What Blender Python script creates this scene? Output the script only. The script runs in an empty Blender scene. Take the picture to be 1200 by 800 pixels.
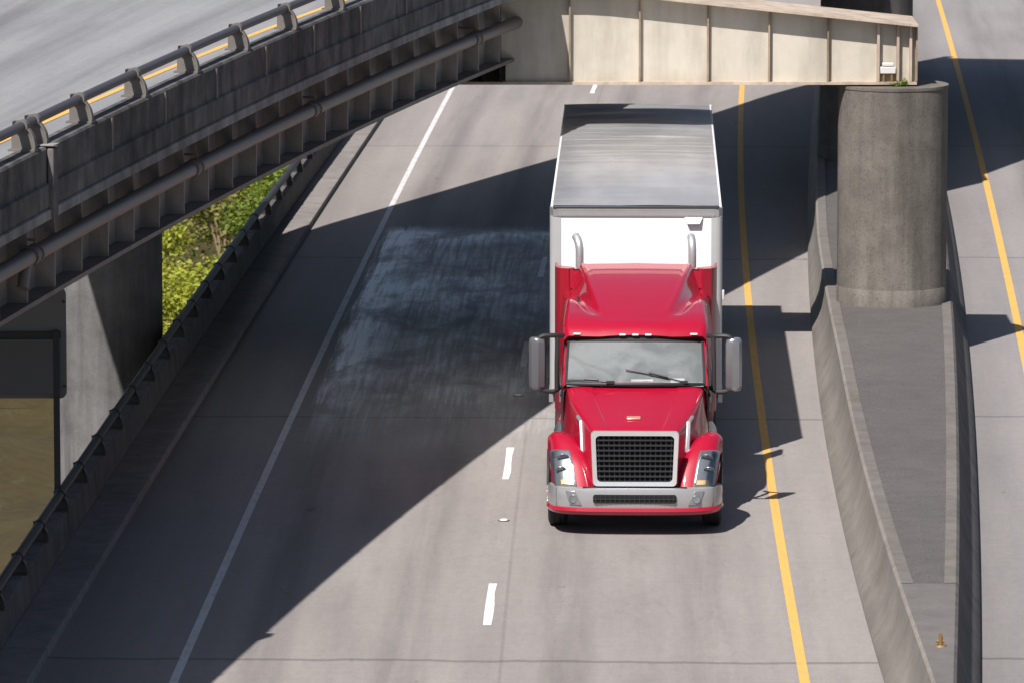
import bpy, bmesh, math, random
import numpy as np
from mathutils import Vector, Matrix
R = math.radians
random.seed(7); rng = np.random.default_rng(7)
sc = bpy.context.scene
COL = sc.collection

# ------------------------------------------------------------------ camera, sky, sun, exposure
cam = bpy.data.cameras.new('camera'); co = bpy.data.objects.new('camera', cam); COL.objects.link(co)
cam.sensor_width = 36.0; cam.lens = 216.0
cam.clip_start = 1.0; cam.clip_end = 6000.0
co.location = (0, 0, 14.8); co.rotation_euler = (math.pi/2 - 0.1364, 0, 0)
cam.dof.use_dof = True; cam.dof.focus_distance = 90.5; cam.dof.aperture_fstop = 4.5
sc.camera = co

SUNDIR = Vector((-0.35, -0.66, 1.0)).normalized()      # towards the sun
w = bpy.data.worlds.new('World'); sc.world = w; w.use_nodes = True
wn = w.node_tree.nodes; wl = w.node_tree.links
sky = wn.new('ShaderNodeTexSky'); sky.sky_type = 'NISHITA'; sky.sun_disc = False
sky.sun_elevation = math.asin(SUNDIR.z); sky.sun_rotation = math.atan2(SUNDIR.x, SUNDIR.y)
sky.air_density = 0.95; sky.dust_density = 1.6; sky.ozone_density = 1.0
bg = wn['Background']; bg.inputs['Strength'].default_value = 0.060
wl.new(sky.outputs['Color'], bg.inputs['Color'])
sl = bpy.data.lights.new('sun', 'SUN'); so = bpy.data.objects.new('sun', sl); COL.objects.link(so)
sl.energy = 5.0; sl.angle = R(0.53); sl.color = (1.0, 0.955, 0.91)
so.rotation_euler = SUNDIR.to_track_quat('Z', 'Y').to_euler()
vs = sc.view_settings
vs.view_transform = 'Standard'; vs.look = 'None'; vs.gamma = 1.0; vs.exposure = 0.56; vs.use_curve_mapping = False

# ------------------------------------------------------------------ materials
class NT:
    def __init__(s, name):
        s.m = bpy.data.materials.new(name); s.m.use_nodes = True
        s.t = s.m.node_tree; s.p = s.t.nodes['Principled BSDF']; s.out = s.t.nodes['Material Output']
    def n(s, typ, **k):
        o = s.t.nodes.new(typ)
        for a, v in k.items(): setattr(o, a, v)
        return o
    def set(s, sock, v):
        if isinstance(v, bpy.types.NodeSocket): s.t.links.new(v, sock)
        else:
            if sock.type == 'RGBA' and hasattr(v, '__len__') and len(v) == 3: v = (*v, 1)
            sock.default_value = v
    def math(s, op, a, b=0.0, c=0.0, clamp=False):
        o = s.n('ShaderNodeMath', operation=op); o.use_clamp = clamp
        s.set(o.inputs[0], a); s.set(o.inputs[1], b); s.set(o.inputs[2], c)
        return o.outputs[0]
    def ss(s, v, a, b):                       # smoothstep a..b, works reversed too
        o = s.n('ShaderNodeMapRange', interpolation_type='SMOOTHSTEP')
        if a <= b: s.set(o.inputs[0], v); o.inputs[1].default_value = a; o.inputs[2].default_value = b
        else:
            s.set(o.inputs[0], v); o.inputs[1].default_value = b; o.inputs[2].default_value = a
            o.inputs[3].default_value = 1; o.inputs[4].default_value = 0
        return o.outputs[0]
    def obj(s):
        return s.n('ShaderNodeTexCoord').outputs['Object']
    def uv(s):
        return s.n('ShaderNodeTexCoord').outputs['UV']
    def map(s, v, scale=(1, 1, 1), loc=(0, 0, 0)):
        o = s.n('ShaderNodeMapping'); s.set(o.inputs[0], v)
        o.inputs[1].default_value = loc; o.inputs[3].default_value = scale
        return o.outputs[0]
    def noise(s, v, scale, detail=4, rough=0.55, dist=0.0):
        o = s.n('ShaderNodeTexNoise'); s.set(o.inputs['Vector'], v)
        o.inputs['Scale'].default_value = scale; o.inputs['Detail'].default_value = detail
        o.inputs['Roughness'].default_value = rough; o.inputs['Distortion'].default_value = dist
        return o.outputs['Fac']
    def mix(s, f, a, b, mode='MIX'):
        o = s.n('ShaderNodeMix', data_type='RGBA', blend_type=mode)
        s.set(o.inputs[0], f); s.set(o.inputs[6], a); s.set(o.inputs[7], b)
        return o.outputs[2]
    def scale(s, col, f):
        o = s.n('ShaderNodeMix', data_type='RGBA', blend_type='MULTIPLY'); o.inputs[0].default_value = 1
        s.set(o.inputs[6], col)
        c = s.n('ShaderNodeCombineColor')
        for i in range(3): s.set(c.inputs[i], f)
        s.t.links.new(c.outputs[0], o.inputs[7])
        return o.outputs[2]
    def bump(s, h, strength=0.3, dist=0.01):
        o = s.n('ShaderNodeBump'); s.set(o.inputs['Strength'], strength); o.inputs['Distance'].default_value = dist
        s.set(o.inputs['Height'], h); s.t.links.new(o.outputs[0], s.p.inputs['Normal'])
    def fin(s, col=None, rough=None, metal=None, spec=None):
        if col is not None: s.set(s.p.inputs['Base Color'], col)
        if rough is not None: s.set(s.p.inputs['Roughness'], rough)
        if metal is not None: s.set(s.p.inputs['Metallic'], metal)
        if spec is not None: s.p.inputs['Specular IOR Level'].default_value = spec
        return s.m

def lin(lo, hi, t): return lo + (hi - lo)*t

def m_concrete(name, c1, c2, streak=0.3, speck=0.25, rough=0.9, moss=0.0, bump=0.35, sscale=3.0, pit=.12, zs=.22):
    t = NT(name); o = t.obj()
    big = t.noise(o, 0.35, 5, 0.6)
    med = t.noise(o, 2.2, 6, 0.65)
    fine = t.noise(o, 38, 3, 0.7)
    st = t.noise(t.map(o, (sscale, sscale, zs)), 1.0, 6, 0.65)
    f = t.math('ADD', t.math('MULTIPLY', big, .5), t.math('MULTIPLY', med, .5))
    col = t.mix(t.ss(f, .32, .68), c1, c2)
    g = t.math('SUBTRACT', 1.0 + streak*.45, t.math('MULTIPLY', t.ss(st, .38, .75), streak))
    g = t.math('MULTIPLY', g, t.math('ADD', 1 - speck*.5, t.math('MULTIPLY', fine, speck)))
    pt = t.math('MULTIPLY', t.ss(t.noise(o, 21, 4, .75), .52, .70), pit)
    g = t.math('MULTIPLY', g, t.math('SUBTRACT', 1.0, pt))
    col = t.scale(col, g)
    if moss > 0:
        mm = t.math('MULTIPLY', t.ss(t.noise(t.map(o, (1.5, .5, 1.5)), 1.3, 6, .7), .53, .72), moss)
        col = t.mix(mm, col, (.085, .08, .045))
    t.bump(t.math('ADD', fine, t.math('MULTIPLY', med, 2.0)), bump, .012)
    return t.fin(col, rough, 0, .3)

def m_paint(name, base, wear=0.3, dirt=(.2, .18, .16), rough=.7):
    t = NT(name); o = t.obj()
    n1 = t.noise(t.map(o, (6, 1.2, 6)), 1.6, 6, .7); n2 = t.noise(o, 24, 3, .7)
    f = t.math('MULTIPLY', t.ss(t.math('ADD', t.math('MULTIPLY', n1, .65), t.math('MULTIPLY', n2, .35)), .46, .66), wear)
    t.bump(n2, .3, .004)
    return t.fin(t.mix(f, base, dirt), rough, 0, .3)

def m_simple(name, base, rough=.5, metal=0., var=.12, scale=6., coat=0., bump=0., spec=.5, squash=(1, 1, 1)):
    t = NT(name); o = t.map(t.obj(), squash)
    n = t.noise(o, scale, 5, .6)
    col = t.scale(base, t.math('ADD', 1 - var*.5, t.math('MULTIPLY', n, var)))
    if coat:
        t.p.inputs['Coat Weight'].default_value = coat; t.p.inputs['Coat Roughness'].default_value = .04
    if bump: t.bump(n, bump, .01)
    rg = t.math('ADD', rough*.88, t.math('MULTIPLY', n, rough*.24))
    return t.fin(col, rg, metal, spec)

def m_glass(name, tint, rough=0.02, refl=1.0, ior=1.5, sky_veil=0.):
    t = NT(name); tr = t.n('ShaderNodeBsdfTransparent'); tr.inputs[0].default_value = (*tint, 1)
    gl = t.n('ShaderNodeBsdfGlossy'); gl.inputs['Roughness'].default_value = rough
    fr = t.n('ShaderNodeFresnel'); fr.inputs[0].default_value = ior
    mx = t.n('ShaderNodeMixShader')
    t.t.links.new(t.math('MULTIPLY', fr.outputs[0], refl, clamp=True), mx.inputs[0])
    t.t.links.new(tr.outputs[0], mx.inputs[1]); t.t.links.new(gl.outputs[0], mx.inputs[2])
    if sky_veil:
        df = t.n('ShaderNodeBsdfDiffuse'); df.inputs[0].default_value = (.62, .66, .66, 1)  # pale diffuse veil stands in for sky reflected by the windscreen
        m2 = t.n('ShaderNodeMixShader'); o = t.obj()
        st = t.noise(t.map(o, (1.1, 1, 1.6), (.3, 0, 0)), 1.5, 5, .6, .8)
        t.t.links.new(t.math('MULTIPLY', t.math('ADD', .8, t.math('MULTIPLY', t.ss(st, .35, .65), .4)), sky_veil), m2.inputs[0])
        t.t.links.new(mx.outputs[0], m2.inputs[1]); t.t.links.new(df.outputs[0], m2.inputs[2]); mx = m2
    t.t.links.new(mx.outputs[0], t.out.inputs[0])
    return t.m

def m_road(name, stain=False, c1=(.262, .238, .226), c2=(.205, .187, .179), joints=True):
    """worn concrete carriageway; UV = (metres from the lane line, metres along the road)"""
    t = NT(name); uv = t.uv(); s = t.n('ShaderNodeSeparateXYZ'); t.set(s.inputs[0], uv)
    u, v = s.outputs[0], s.outputs[1]
    lng = t.noise(t.map(uv, (1.6, .06, 1)), 1.0, 6, .6)
    blot = t.noise(t.map(uv, (.5, .12, 1)), 1.0, 5, .6)
    fine = t.noise(t.map(uv, (1, .45, 1)), 26, 3, .75)
    tine = t.noise(t.map(uv, (.6, 5.0, 1)), 1.4, 4, .6)
    col = t.mix(t.ss(t.math('ADD', t.math('MULTIPLY', lng, .55), t.math('MULTIPLY', blot, .45)), .3, .7), c1, c2)
    g = t.math('ADD', .86, t.math('MULTIPLY', fine, .28))
    g = t.math('MULTIPLY', g, t.math('ADD', .93, t.math('MULTIPLY', tine, .14)))
    wp = t.math('ABSOLUTE', t.math('SUBTRACT', t.math('ABSOLUTE', t.math('SUBTRACT', t.math('ABSOLUTE', u), 1.95)), .92))
    wd = t.math('MULTIPLY', t.ss(wp, .55, .05), t.math('MULTIPLY', t.ss(lng, .2, .65), .27))
    g = t.math('MULTIPLY', g, t.math('SUBTRACT', 1.02, wd))
    oil = t.math('MULTIPLY', t.ss(t.math('ABSOLUTE', t.math('SUBTRACT', t.math('ABSOLUTE', u), 1.95)), .5, .05), t.math('MULTIPLY', t.ss(blot, .42, .68), .14))
    g = t.math('MULTIPLY', g, t.math('SUBTRACT', 1.0, oil))
    shoulder = t.math('MULTIPLY', t.ss(u, -4.0, -4.9), .18)
    g = t.math('MULTIPLY', g, t.math('SUBTRACT', 1.0, shoulder))
    # hairline cracks, a few in view
    cn = t.noise(t.map(uv, (1, .22, 1), (11, 3, 0)), .55, 7, .62)
    ck = t.math('MULTIPLY', t.ss(t.math('ABSOLUTE', t.math('SUBTRACT', cn, .5)), .0045, .0012), t.ss(t.noise(t.map(uv, (.3, .05, 1), (5, 1, 0)), 1.0, 2), .52, .6))
    g = t.math('MULTIPLY', g, t.math('SUBTRACT', 1.0, t.math('MULTIPLY', ck, .1)))
    grit = t.noise(t.map(uv, (1, .3, 1)), 9, 4, .75)
    g = t.math('MULTIPLY', g, t.math('ADD', .85, t.math('MULTIPLY', grit, .30)))
    # scattered dark spots and patches
    sp = t.ss(t.noise(t.map(uv, (1, .35, 1), (3, 7, 0)), 3.4, 3, .5), .70, .76)
    g = t.math('MULTIPLY', g, t.math('SUBTRACT', 1.0, t.math('MULTIPLY', sp, .28)))
    if joints:
        wob = t.math('MULTIPLY', t.math('SUBTRACT', t.noise(t.map(uv, (.8, .05, 1)), 1.2, 3), .5), .35)
        vj = t.math('ADD', t.math('ADD', v, wob), t.math('MULTIPLY', u, .035))
        d = t.math('ABSOLUTE', t.math('SUBTRACT', t.math('FRACT', t.math('DIVIDE', t.math('ADD', vj, -67.15), 21.05)), .5))
        dj = t.math('MULTIPLY', d, 21.05)
        jn = t.math('MULTIPLY', t.ss(dj, .11, .03), .34)
        g = t.math('MULTIPLY', g, t.math('SUBTRACT', 1.0, jn))
        lj = t.math('MULTIPLY', t.ss(t.math('ABSOLUTE', t.math('ADD', u, -.22)), .035, .012), .16)
        g = t.math('MULTIPLY', g, t.math('SUBTRACT', 1.0, lj))
    col = t.scale(col, g)
    if stain:
        stk = t.noise(t.map(uv, (9.0, .22, 1)), 1.0, 7, .75, .25)
        bnd = t.noise(t.map(uv, (.8, .30, 1), (1.7, 2.3, 0)), 1.0, 7, .7, .4)
        wobv = t.math('ADD', v, t.math('MULTIPLY', t.math('SUBTRACT', stk, .5), 3.0))
        env = t.math('MULTIPLY', t.ss(wobv, 125.4, 123.6), t.ss(v, 93, 107))
        wobu = t.math('ADD', u, t.math('MULTIPLY', t.math('SUBTRACT', stk, .5), .55))
        env = t.math('MULTIPLY', env, t.math('MULTIPLY', t.ss(wobu, -3.42, -3.15), t.ss(wobu, 1.6, .2)))
        leftb = t.math('MULTIPLY', t.ss(wobu, -2.3, -3.05), t.ss(v, 96, 104))
        head = t.ss(v, 121.5, 124.2)
        mid = t.math('MULTIPLY', t.ss(t.math('ABSOLUTE', t.math('ADD', v, -114.6)), 3.4, .6), t.ss(wobu, .2, -1.0))
        tex = t.math('MULTIPLY', t.ss(stk, .25, .75), t.ss(bnd, .30, .68))
        a = t.math('ADD', t.math('MULTIPLY', leftb, .62), t.math('ADD', t.math('MULTIPLY', head, .5), t.math('MULTIPLY', mid, .5)))
        a = t.math('MULTIPLY', env, t.math('MULTIPLY', t.math('ADD', a, .42), t.math('ADD', t.math('MULTIPLY', tex, 1.55), .15)), clamp=True)
        col = t.mix(t.math('MULTIPLY', a, 1.25, clamp=True), col, (.88, .88, .89))  # scuffed smear; its white also stands in for sky sheen
        # the older scraped grey film ahead of the white patch
        dk = t.math('MULTIPLY', t.math('MULTIPLY', t.ss(u, -3.5, -2.6), t.ss(u, 1.2, .2)), t.math('MULTIPLY', t.ss(v, 95, 99), t.ss(v, 140, 126)))
        col = t.scale(col, t.math('SUBTRACT', 1.0, t.math('MULTIPLY', dk, .12)))
        t.set(t.p.inputs['Roughness'], t.math('SUBTRACT', .82, t.math('MULTIPLY', t.ss(a, .0, .7), .36)))
        t.set(t.p.inputs['Specular IOR Level'], t.math('ADD', .3, t.math('MULTIPLY', t.ss(a, .0, .6), .5)))
        t.bump(t.math('ADD', fine, t.math('MULTIPLY', tine, .6)), t.math('SUBTRACT', .25, t.math('MULTIPLY', t.ss(a, 0, .5), .18)), .006)
        return t.fin(col)
    t.bump(t.math('ADD', fine, t.math('MULTIPLY', tine, .6)), .25, .006)
    return t.fin(col, .82, 0, .3)

M = {}
M['road'] = m_road('worn_concrete_road', stain=True)
M['road_right'] = m_road('worn_concrete_road_beyond_island', c1=(.240, .224, .220), c2=(.190, .177, .175))
M['deck'] = m_road('flyover_deck_surface', c1=(.235, .235, .24), c2=(.17, .17, .178), joints=False)
M['walk'] = m_concrete('walkway_concrete', (.15, .138, .132), (.22, .20, .192), .25, .35)
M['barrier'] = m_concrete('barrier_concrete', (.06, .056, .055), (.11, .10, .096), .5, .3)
M['island_wall'] = m_concrete('island_wall_concrete', (.15, .135, .12), (.22, .203, .185), .16, .3, moss=.45, sscale=1.4, zs=1.4, pit=.25)
M['coping'] = m_concrete('coping_concrete', (.108, .098, .090), (.145, .132, .122), .2, .4, moss=.55)
M['aggregate'] = m_concrete('aggregate_fill', (.082, .074, .073), (.102, .093, .091), .0, 1.3, .95, bump=.9, pit=.35)
M['slab_end'] = m_concrete('island_end_concrete', (.105, .096, .093), (.135, .124, .12), .1, .5)
M['column'] = m_concrete('column_concrete', (.097, .086, .074), (.158, .143, .126), .5, .7, moss=.12, pit=.38)
M['column_pale'] = m_concrete('pale_column_concrete', (.085, .082, .082), (.15, .145, .145), .55, .3)
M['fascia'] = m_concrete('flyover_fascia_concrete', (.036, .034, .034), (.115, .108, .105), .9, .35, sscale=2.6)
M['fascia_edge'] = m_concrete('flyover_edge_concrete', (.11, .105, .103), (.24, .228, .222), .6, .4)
M['beam'] = m_concrete('cream_painted_steel', (.385, .345, .285), (.46, .42, .355), .34, .06, .5, bump=.03, sscale=1.6, pit=0., moss=.10)
M['beam_trim'] = m_concrete('cream_flange_steel', (.30, .235, .18), (.42, .345, .275), .4, .1, .55, bump=.05)
M['rust'] = m_concrete('rusty_stiffener_steel', (.13, .085, .05), (.30, .235, .16), .5, .2, .7, bump=.1)
M['girder'] = m_concrete('brown_girder_steel', (.20, .178, .162), (.29, .262, .24), .3, .1, .6, bump=.05)
M['girder_flange'] = m_concrete('girder_flange_steel', (.12, .10, .092), (.18, .155, .14), .3, .1, .6, bump=.05)
M['pipe'] = m_simple('painted_drain_pipe', (.16, .135, .128), .5, 0, .25, 3)
M['rail'] = m_simple('weathered_aluminium', (.07, .062, .07), .5, .3, .3, 5)
M['bracket'] = m_simple('rail_bracket_alloy', (.135, .122, .112), .65, .1, .4, 8)
M['rail_dark'] = m_simple('dirty_rail_metal', (.04, .038, .039), .55, .4, .3, 6)
M['white_paint'] = m_paint('white_road_paint', (.72, .71, .70), .45, (.3, .28, .27))
M['white_edge'] = m_paint('worn_white_edge_paint', (.54, .53, .53), .6, (.28, .26, .25))
M['yellow_paint'] = m_paint('yellow_road_paint', (.60, .345, .085), .5, (.3, .23, .15))
M['stud'] = m_simple('pale_ceramic_stud', (.6, .58, .55), .4)
M['stud_base'] = m_simple('dark_bitumen_pad', (.06, .055, .05), .8)
M['earth'] = m_concrete('dry_earth', (.030, .022, .007), (.05, .038, .013), 0, .4, .95, moss=.3)
M['sign'] = m_simple('sign_back_metal', (.16, .165, .175), .5, .4, .15, 4)
M['sign_frame'] = m_simple('dark_sign_frame', (.035, .035, .038), .55, .2)
# truck
M['red'] = m_simple('crimson_coach_paint', (.325, .002, .021), .45, 0, .08, 2, coat=1.0, spec=.22)
M['red_dark'] = m_simple('crimson_shade_panel', (.28, .003, .018), .42, 0, .12, 3, coat=.5)  # darker copy of the cab red: shade on the side extenders as colour
M['chrome'] = m_simple('chrome_trim', (.80, .80, .80), .3, .75, .1, 6)
M['silver'] = m_simple('silver_bumper_paint', (.37, .365, .37), .3, .45, .12, 5, coat=.4)
M['black'] = m_simple('black_plastic', (.022, .022, .024), .5)
M['mesh'] = m_simple('black_grille_bars', (.035, .036, .04), .35, .3)
M['void'] = m_simple('recess_black', (.006, .006, .007), .9)
M['grey'] = m_simple('dark_grey_plastic', (.10, .10, .105), .5)
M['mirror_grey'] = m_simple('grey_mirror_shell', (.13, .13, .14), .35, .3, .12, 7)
M['mirror_bright'] = m_simple('pale_mirror_shell', (.36, .36, .385), .25, .75, .12, 7)  # paler and more metallic than the left shell
M['rubber'] = m_simple('tyre_rubber', (.02, .02, .021), .85, 0, .4, 12)
M['rim'] = m_simple('polished_wheel', (.6, .6, .62), .25, 1.0)
M['frame'] = m_simple('chassis_steel', (.03, .03, .032), .6, .3)
M['stack'] = m_simple('stainless_exhaust', (.50, .49, .50), .42, .6, .3, 9)
M['glass'] = m_glass('windscreen_glass', (.80, .86, .86), .03, 1.8, 1.5, .23)
M['side_glass'] = m_glass('side_window_glass', (.25, .28, .3), .02, 1.5)
M['lens'] = m_glass('clear_headlamp_lens', (.92, .94, .95), .04, 2.2)
M['reflector'] = m_simple('lamp_reflector', (.36, .38, .41), .25, .8, .5, 14)
M['lamp_dark'] = m_simple('lamp_housing', (.30, .315, .33), .3, .6)
M['amber'] = m_simple('amber_lens', (.70, .50, .25), .25)
M['marker'] = m_simple('clear_marker_lens', (.75, .66, .62), .25)
M['emblem'] = m_simple('pale_hood_badge', (.70, .36, .27), .3, .5)
M['dash'] = m_simple('grey_dashboard', (.30, .315, .32), .7, 0, .4, 5)
M['seat'] = m_simple('grey_seat_cloth', (.22, .24, .25), .9, 0, .3, 6)
M['curtain'] = m_simple('pale_grey_curtain', (.40, .42, .43), .9, 0, .55, 2.2, squash=(3, 1, .5))
M['paper'] = m_simple('white_paper', (.8, .8, .8), .7)
M['white'] = m_simple('white_trailer_panel', (.80, .80, .80), .35, 0, .06, 2.0, coat=.2)
M['alu'] = m_simple('aluminium_trailer_trim', (.52, .52, .53), .38, .75, .22, 8)
M['post'] = m_simple('grey_corner_post', (.50, .50, .505), .4, .35, .12, 5)
M['light_grey'] = m_simple('pale_plastic', (.55, .54, .52), .5)
M['brass'] = m_simple('rusty_yellow_iron', (.22, .13, .045), .6, .3, .5, 20)
M['bark'] = m_simple('pale_twig_bark', (.27, .21, .12), .9, 0, .4, 6)

def m_roof():
    t = NT('rippled_aluminium_roof'); o = t.obj()
    r1 = t.noise(t.map(o, (.22, 2.1, 1)), 1.0, 4, .55, .6)
    r2 = t.noise(t.map(o, (.8, 6.0, 1)), 1.0, 3, .5)
    dirt = t.noise(t.map(o, (.8, .25, 1)), 1.2, 5, .6)
    t.bump(t.math('ADD', r1, t.math('MULTIPLY', r2, .18)), .65, .08)
    return t.fin(t.mix(t.ss(dirt, .35, .7), (.52, .52, .54), (.68, .675, .69)), .28, .62)
M['roof'] = m_roof()

def m_leaf(name, c1, c2, c3):
    t = NT(name); o = t.obj()
    n = t.noise(o, 1.1, 4, .6); n2 = t.noise(o, 9, 2, .5)
    col = t.mix(t.ss(n, .35, .65), c1, c2); col = t.mix(t.ss(n2, .5, .75), col, c3)
    t.p.inputs['Transmission Weight'].default_value = 0
    di = t.n('ShaderNodeBsdfTranslucent'); t.set(di.inputs[0], col)
    t.fin(col, .6, 0, .3)
    mx = t.n('ShaderNodeMixShader'); mx.inputs[0].default_value = .35
    t.t.links.new(t.p.outputs[0], mx.inputs[1]); t.t.links.new(di.outputs[0], mx.inputs[2]); t.t.links.new(mx.outputs[0], t.out.inputs[0])
    return t.m
M['leaf_lime'] = m_leaf('lime_leaves', (.24, .29, .025), (.34, .35, .04), (.40, .37, .09))
M['leaf_green'] = m_leaf('green_leaves', (.10, .17, .02), (.17, .24, .028), (.23, .28, .04))
M['leaf_dry'] = m_leaf('olive_leaves', (.22, .19, .055), (.30, .25, .09), (.17, .19, .04))

# ------------------------------------------------------------------ mesh helpers
def catmull(P, n):
    P = np.array(P, float); out = []
    for i in range(len(P)-1):
        p0 = P[max(i-1, 0)]; p1 = P[i]; p2 = P[i+1]; p3 = P[min(i+2, len(P)-1)]
        for k in range(n):
            t = k/n
            out.append(.5*((2*p1)+(-p0+p2)*t+(2*p0-5*p1+4*p2-p3)*t*t+(-p0+3*p1-3*p2+p3)*t**3))
    out.append(P[-1]); return np.array(out)

class MB:
    def __init__(s): s.v = []; s.f = []; s.uvs = None
    def add(s, vs, fs):
        b = len(s.v); s.v += [tuple(map(float, p)) for p in vs]; s.f += [tuple(i+b for i in f) for f in fs]; return s
    def box(s, c, d, rz=0.0, mat=None):
        x, y, z = d[0]/2, d[1]/2, d[2]/2
        P = [(-x,-y,-z),(x,-y,-z),(x,y,-z),(-x,y,-z),(-x,-y,z),(x,-y,z),(x,y,z),(-x,y,z)]
        m = mat if mat is not None else Matrix.Rotation(rz, 3, 'Z')
        P = [tuple(m @ Vector(p) + Vector(c)) for p in P]
        return s.add(P, [(0,3,2,1),(4,5,6,7),(0,1,5,4),(1,2,6,5),(2,3,7,6),(3,0,4,7)])
    def loft(s, rings, closed=False, cap=False):
        n = len(rings[0]); V = [p for r in rings for p in r]; F = []
        for i in range(len(rings)-1):
            for j in range(n if closed else n-1):
                k = (j+1) % n
                F.append((i*n+j, i*n+k, (i+1)*n+k, (i+1)*n+j))
        if cap:
            F.append(tuple(range(n))[::-1]); F.append(tuple((len(rings)-1)*n+j for j in range(n)))
        return s.add(V, F)
    def prism(s, pts, vec):
        n = len(pts); q = [tuple(np.array(p)+np.array(vec)) for p in pts]
        F = [tuple(range(n))[::-1], tuple(range(n, 2*n))]+[(i, (i+1) % n, n+(i+1) % n, n+i) for i in range(n)]
        return s.add(list(pts)+q, F)
    def tube(s, path, r, n=10, cap=True):
        path = [Vector(p) for p in path]; rings = []; up = None
        for i, p in enumerate(path):
            d = (path[min(i+1, len(path)-1)]-path[max(i-1, 0)]).normalized()
            if up is None:
                up = Vector((0, 0, 1)) if abs(d.z) < .9 else Vector((0, 1, 0))
            a = d.cross(up).normalized(); b = a.cross(d).normalized(); up = b
            rr = r[i] if hasattr(r, '__len__') else r
            rings.append([tuple(p+a*math.cos(2*math.pi*k/n)*rr+b*math.sin(2*math.pi*k/n)*rr) for k in range(n)])
        return s.loft(rings, True, cap)
    def revolve(s, prof, c, axis='Z', n=32, closed_prof=False):
        rings = []
        for k in range(n):
            a = 2*math.pi*k/n; ring = []
            for (h, r) in prof:
                if axis == 'Z': ring.append((c[0]+r*math.cos(a), c[1]+r*math.sin(a), c[2]+h))
                elif axis == 'X': ring.append((c[0]+h, c[1]+r*math.cos(a), c[2]+r*math.sin(a)))
                else: ring.append((c[0]+r*math.cos(a), c[1]+h, c[2]+r*math.sin(a)))
            rings.append(ring)
        m = len(prof); V = [p for r in rings for p in r]; F = []
        for i in range(n):
            k = (i+1) % n
            for j in range(m if closed_prof else m-1):
                l = (j+1) % m
                F.append((i*m+j, i*m+l, k*m+l, k*m+j))
        return s.add(V, F)
    def build(s, name, mat, parent=None, world=True, smooth=False, bevel=0., loc=None, uvs=None, thick=0., seg=2, angle=35):
        if parent is not None and world: off = np.array(parent.location)
        elif loc is not None: off = np.array(loc, float)
        else: off = np.zeros(3)
        me = bpy.data.meshes.new(name)
        me.from_pydata([tuple(np.array(p)-off) for p in s.v], [], s.f)
        if uvs is not None:
            l = me.uv_layers.new(name='UVMap')
            for lp in me.loops: l.data[lp.index].uv = uvs[lp.vertex_index]
        bm = bmesh.new(); bm.from_mesh(me)
        if uvs is None: bmesh.ops.remove_doubles(bm, verts=bm.verts, dist=1e-5)
        bmesh.ops.recalc_face_normals(bm, faces=bm.faces); bm.to_mesh(me); bm.free()
        me.materials.append(mat)
        o = bpy.data.objects.new(name, me); COL.objects.link(o)
        if parent is not None: o.parent = parent
        elif loc is not None: o.location = loc
        if thick:
            md = o.modifiers.new('thickness', 'SOLIDIFY'); md.thickness = thick; md.offset = -1
        if bevel:
            md = o.modifiers.new('bevel', 'BEVEL'); md.width = bevel; md.segments = seg; md.limit_method = 'ANGLE'; md.angle_limit = R(40)
        if smooth or bevel:
            for p in me.polygons: p.use_smooth = True
            if hasattr(me, 'set_sharp_from_angle'): me.set_sharp_from_angle(angle=R(angle))
        return o

def tag(o, label=None, cat=None, group=None, kind=None):
    if label: o['label'] = label
    if cat: o['category'] = cat
    if group: o['group'] = group
    if kind: o['kind'] = kind
    return o
def thing(name, label, cat, loc=(0, 0, 0), rz=0., group=None):
    o = bpy.data.objects.new(name, None); COL.objects.link(o); o.empty_display_size = .3
    o.location = loc; o.rotation_euler = (0, 0, rz); return tag(o, label, cat, group)
def copy_tree(o, parent=None):
    c = o.copy(); COL.objects.link(c)
    if parent is not None: c.parent = parent
    for ch in list(o.children): copy_tree(ch, c)
    return c

class Cv:                                   # x(y) along the road
    def __init__(s, pts, deg=3):
        P = np.array(pts); s.lo, s.hi = P[:, 1].min(), P[:, 1].max(); s.p = np.polyfit(P[:, 1]-110, P[:, 0], deg); s.d = np.polyder(s.p)
    def __call__(s, y):
        if y < s.lo: return float(np.polyval(s.p, s.lo-110)+np.polyval(s.d, s.lo-110)*(y-s.lo))
        if y > s.hi: return float(np.polyval(s.p, s.hi-110)+np.polyval(s.d, s.hi-110)*(y-s.hi)+.0006*(y-s.hi)**2)
        return float(np.polyval(s.p, y-110))
white = Cv([(-4.3,76.2),(-4.0,84.95),(-3.63,96.8),(-3.16,110.1),(-2.7,126.1),(-2.0,143.1),(-1.33,158.8)], 2)
yellow = Cv([(3.69,76.2),(3.79,82.9),(3.93,91.7),(4.16,102.5),(4.44,116.2),(5.1,135.7),(5.9,156.9)], 3)
dash = Cv([(-.33,80.1),(-.27,83.4),(-.07,92.5),(-.01,95.6),(.16,104.8),(.24,107.8),(.55,115.6),(.66,120.2),(2.11,155.7)], 2)
kerb = Cv([(-6.02,76.7),(-5.85,82.3),(-5.36,95.1),(-4.95,104.6),(-4.15,124.2),(-3.62,136.6),(-3.03,148.6)], 2)
bfoot = Cv([(-6.62,78),(-6.2,88.7),(-5.95,93.7),(-5.56,107.5),(-4.74,124.5),(-3.62,147)], 2)
isl = Cv([(4.66,76.2),(4.77,82.9),(4.86,89.3),(5.06,99.6),(5.29,107.8),(5.55,114.9),(5.92,121.6),(6.63,135.7),(7.3,149)], 3)
islR = Cv([(5.92,76.2),(6.59,85.7),(7.44,97.7),(8.09,107.8),(8.75,120.2),(9.31,130.7),(9.9,145),(10.4,160),(10.75,176)], 3)
yelR = Cv([(7.55,82),(8.35,95),(9.07,107.8),(9.78,121.6),(10.42,135.7),(11.4,155.7),(12.7,182.5)], 2)
Y0, Y1 = 30.0, 330.0
YS = list(np.arange(Y0, 200, 1.5))+list(np.arange(200, Y1+1, 6))

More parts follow.
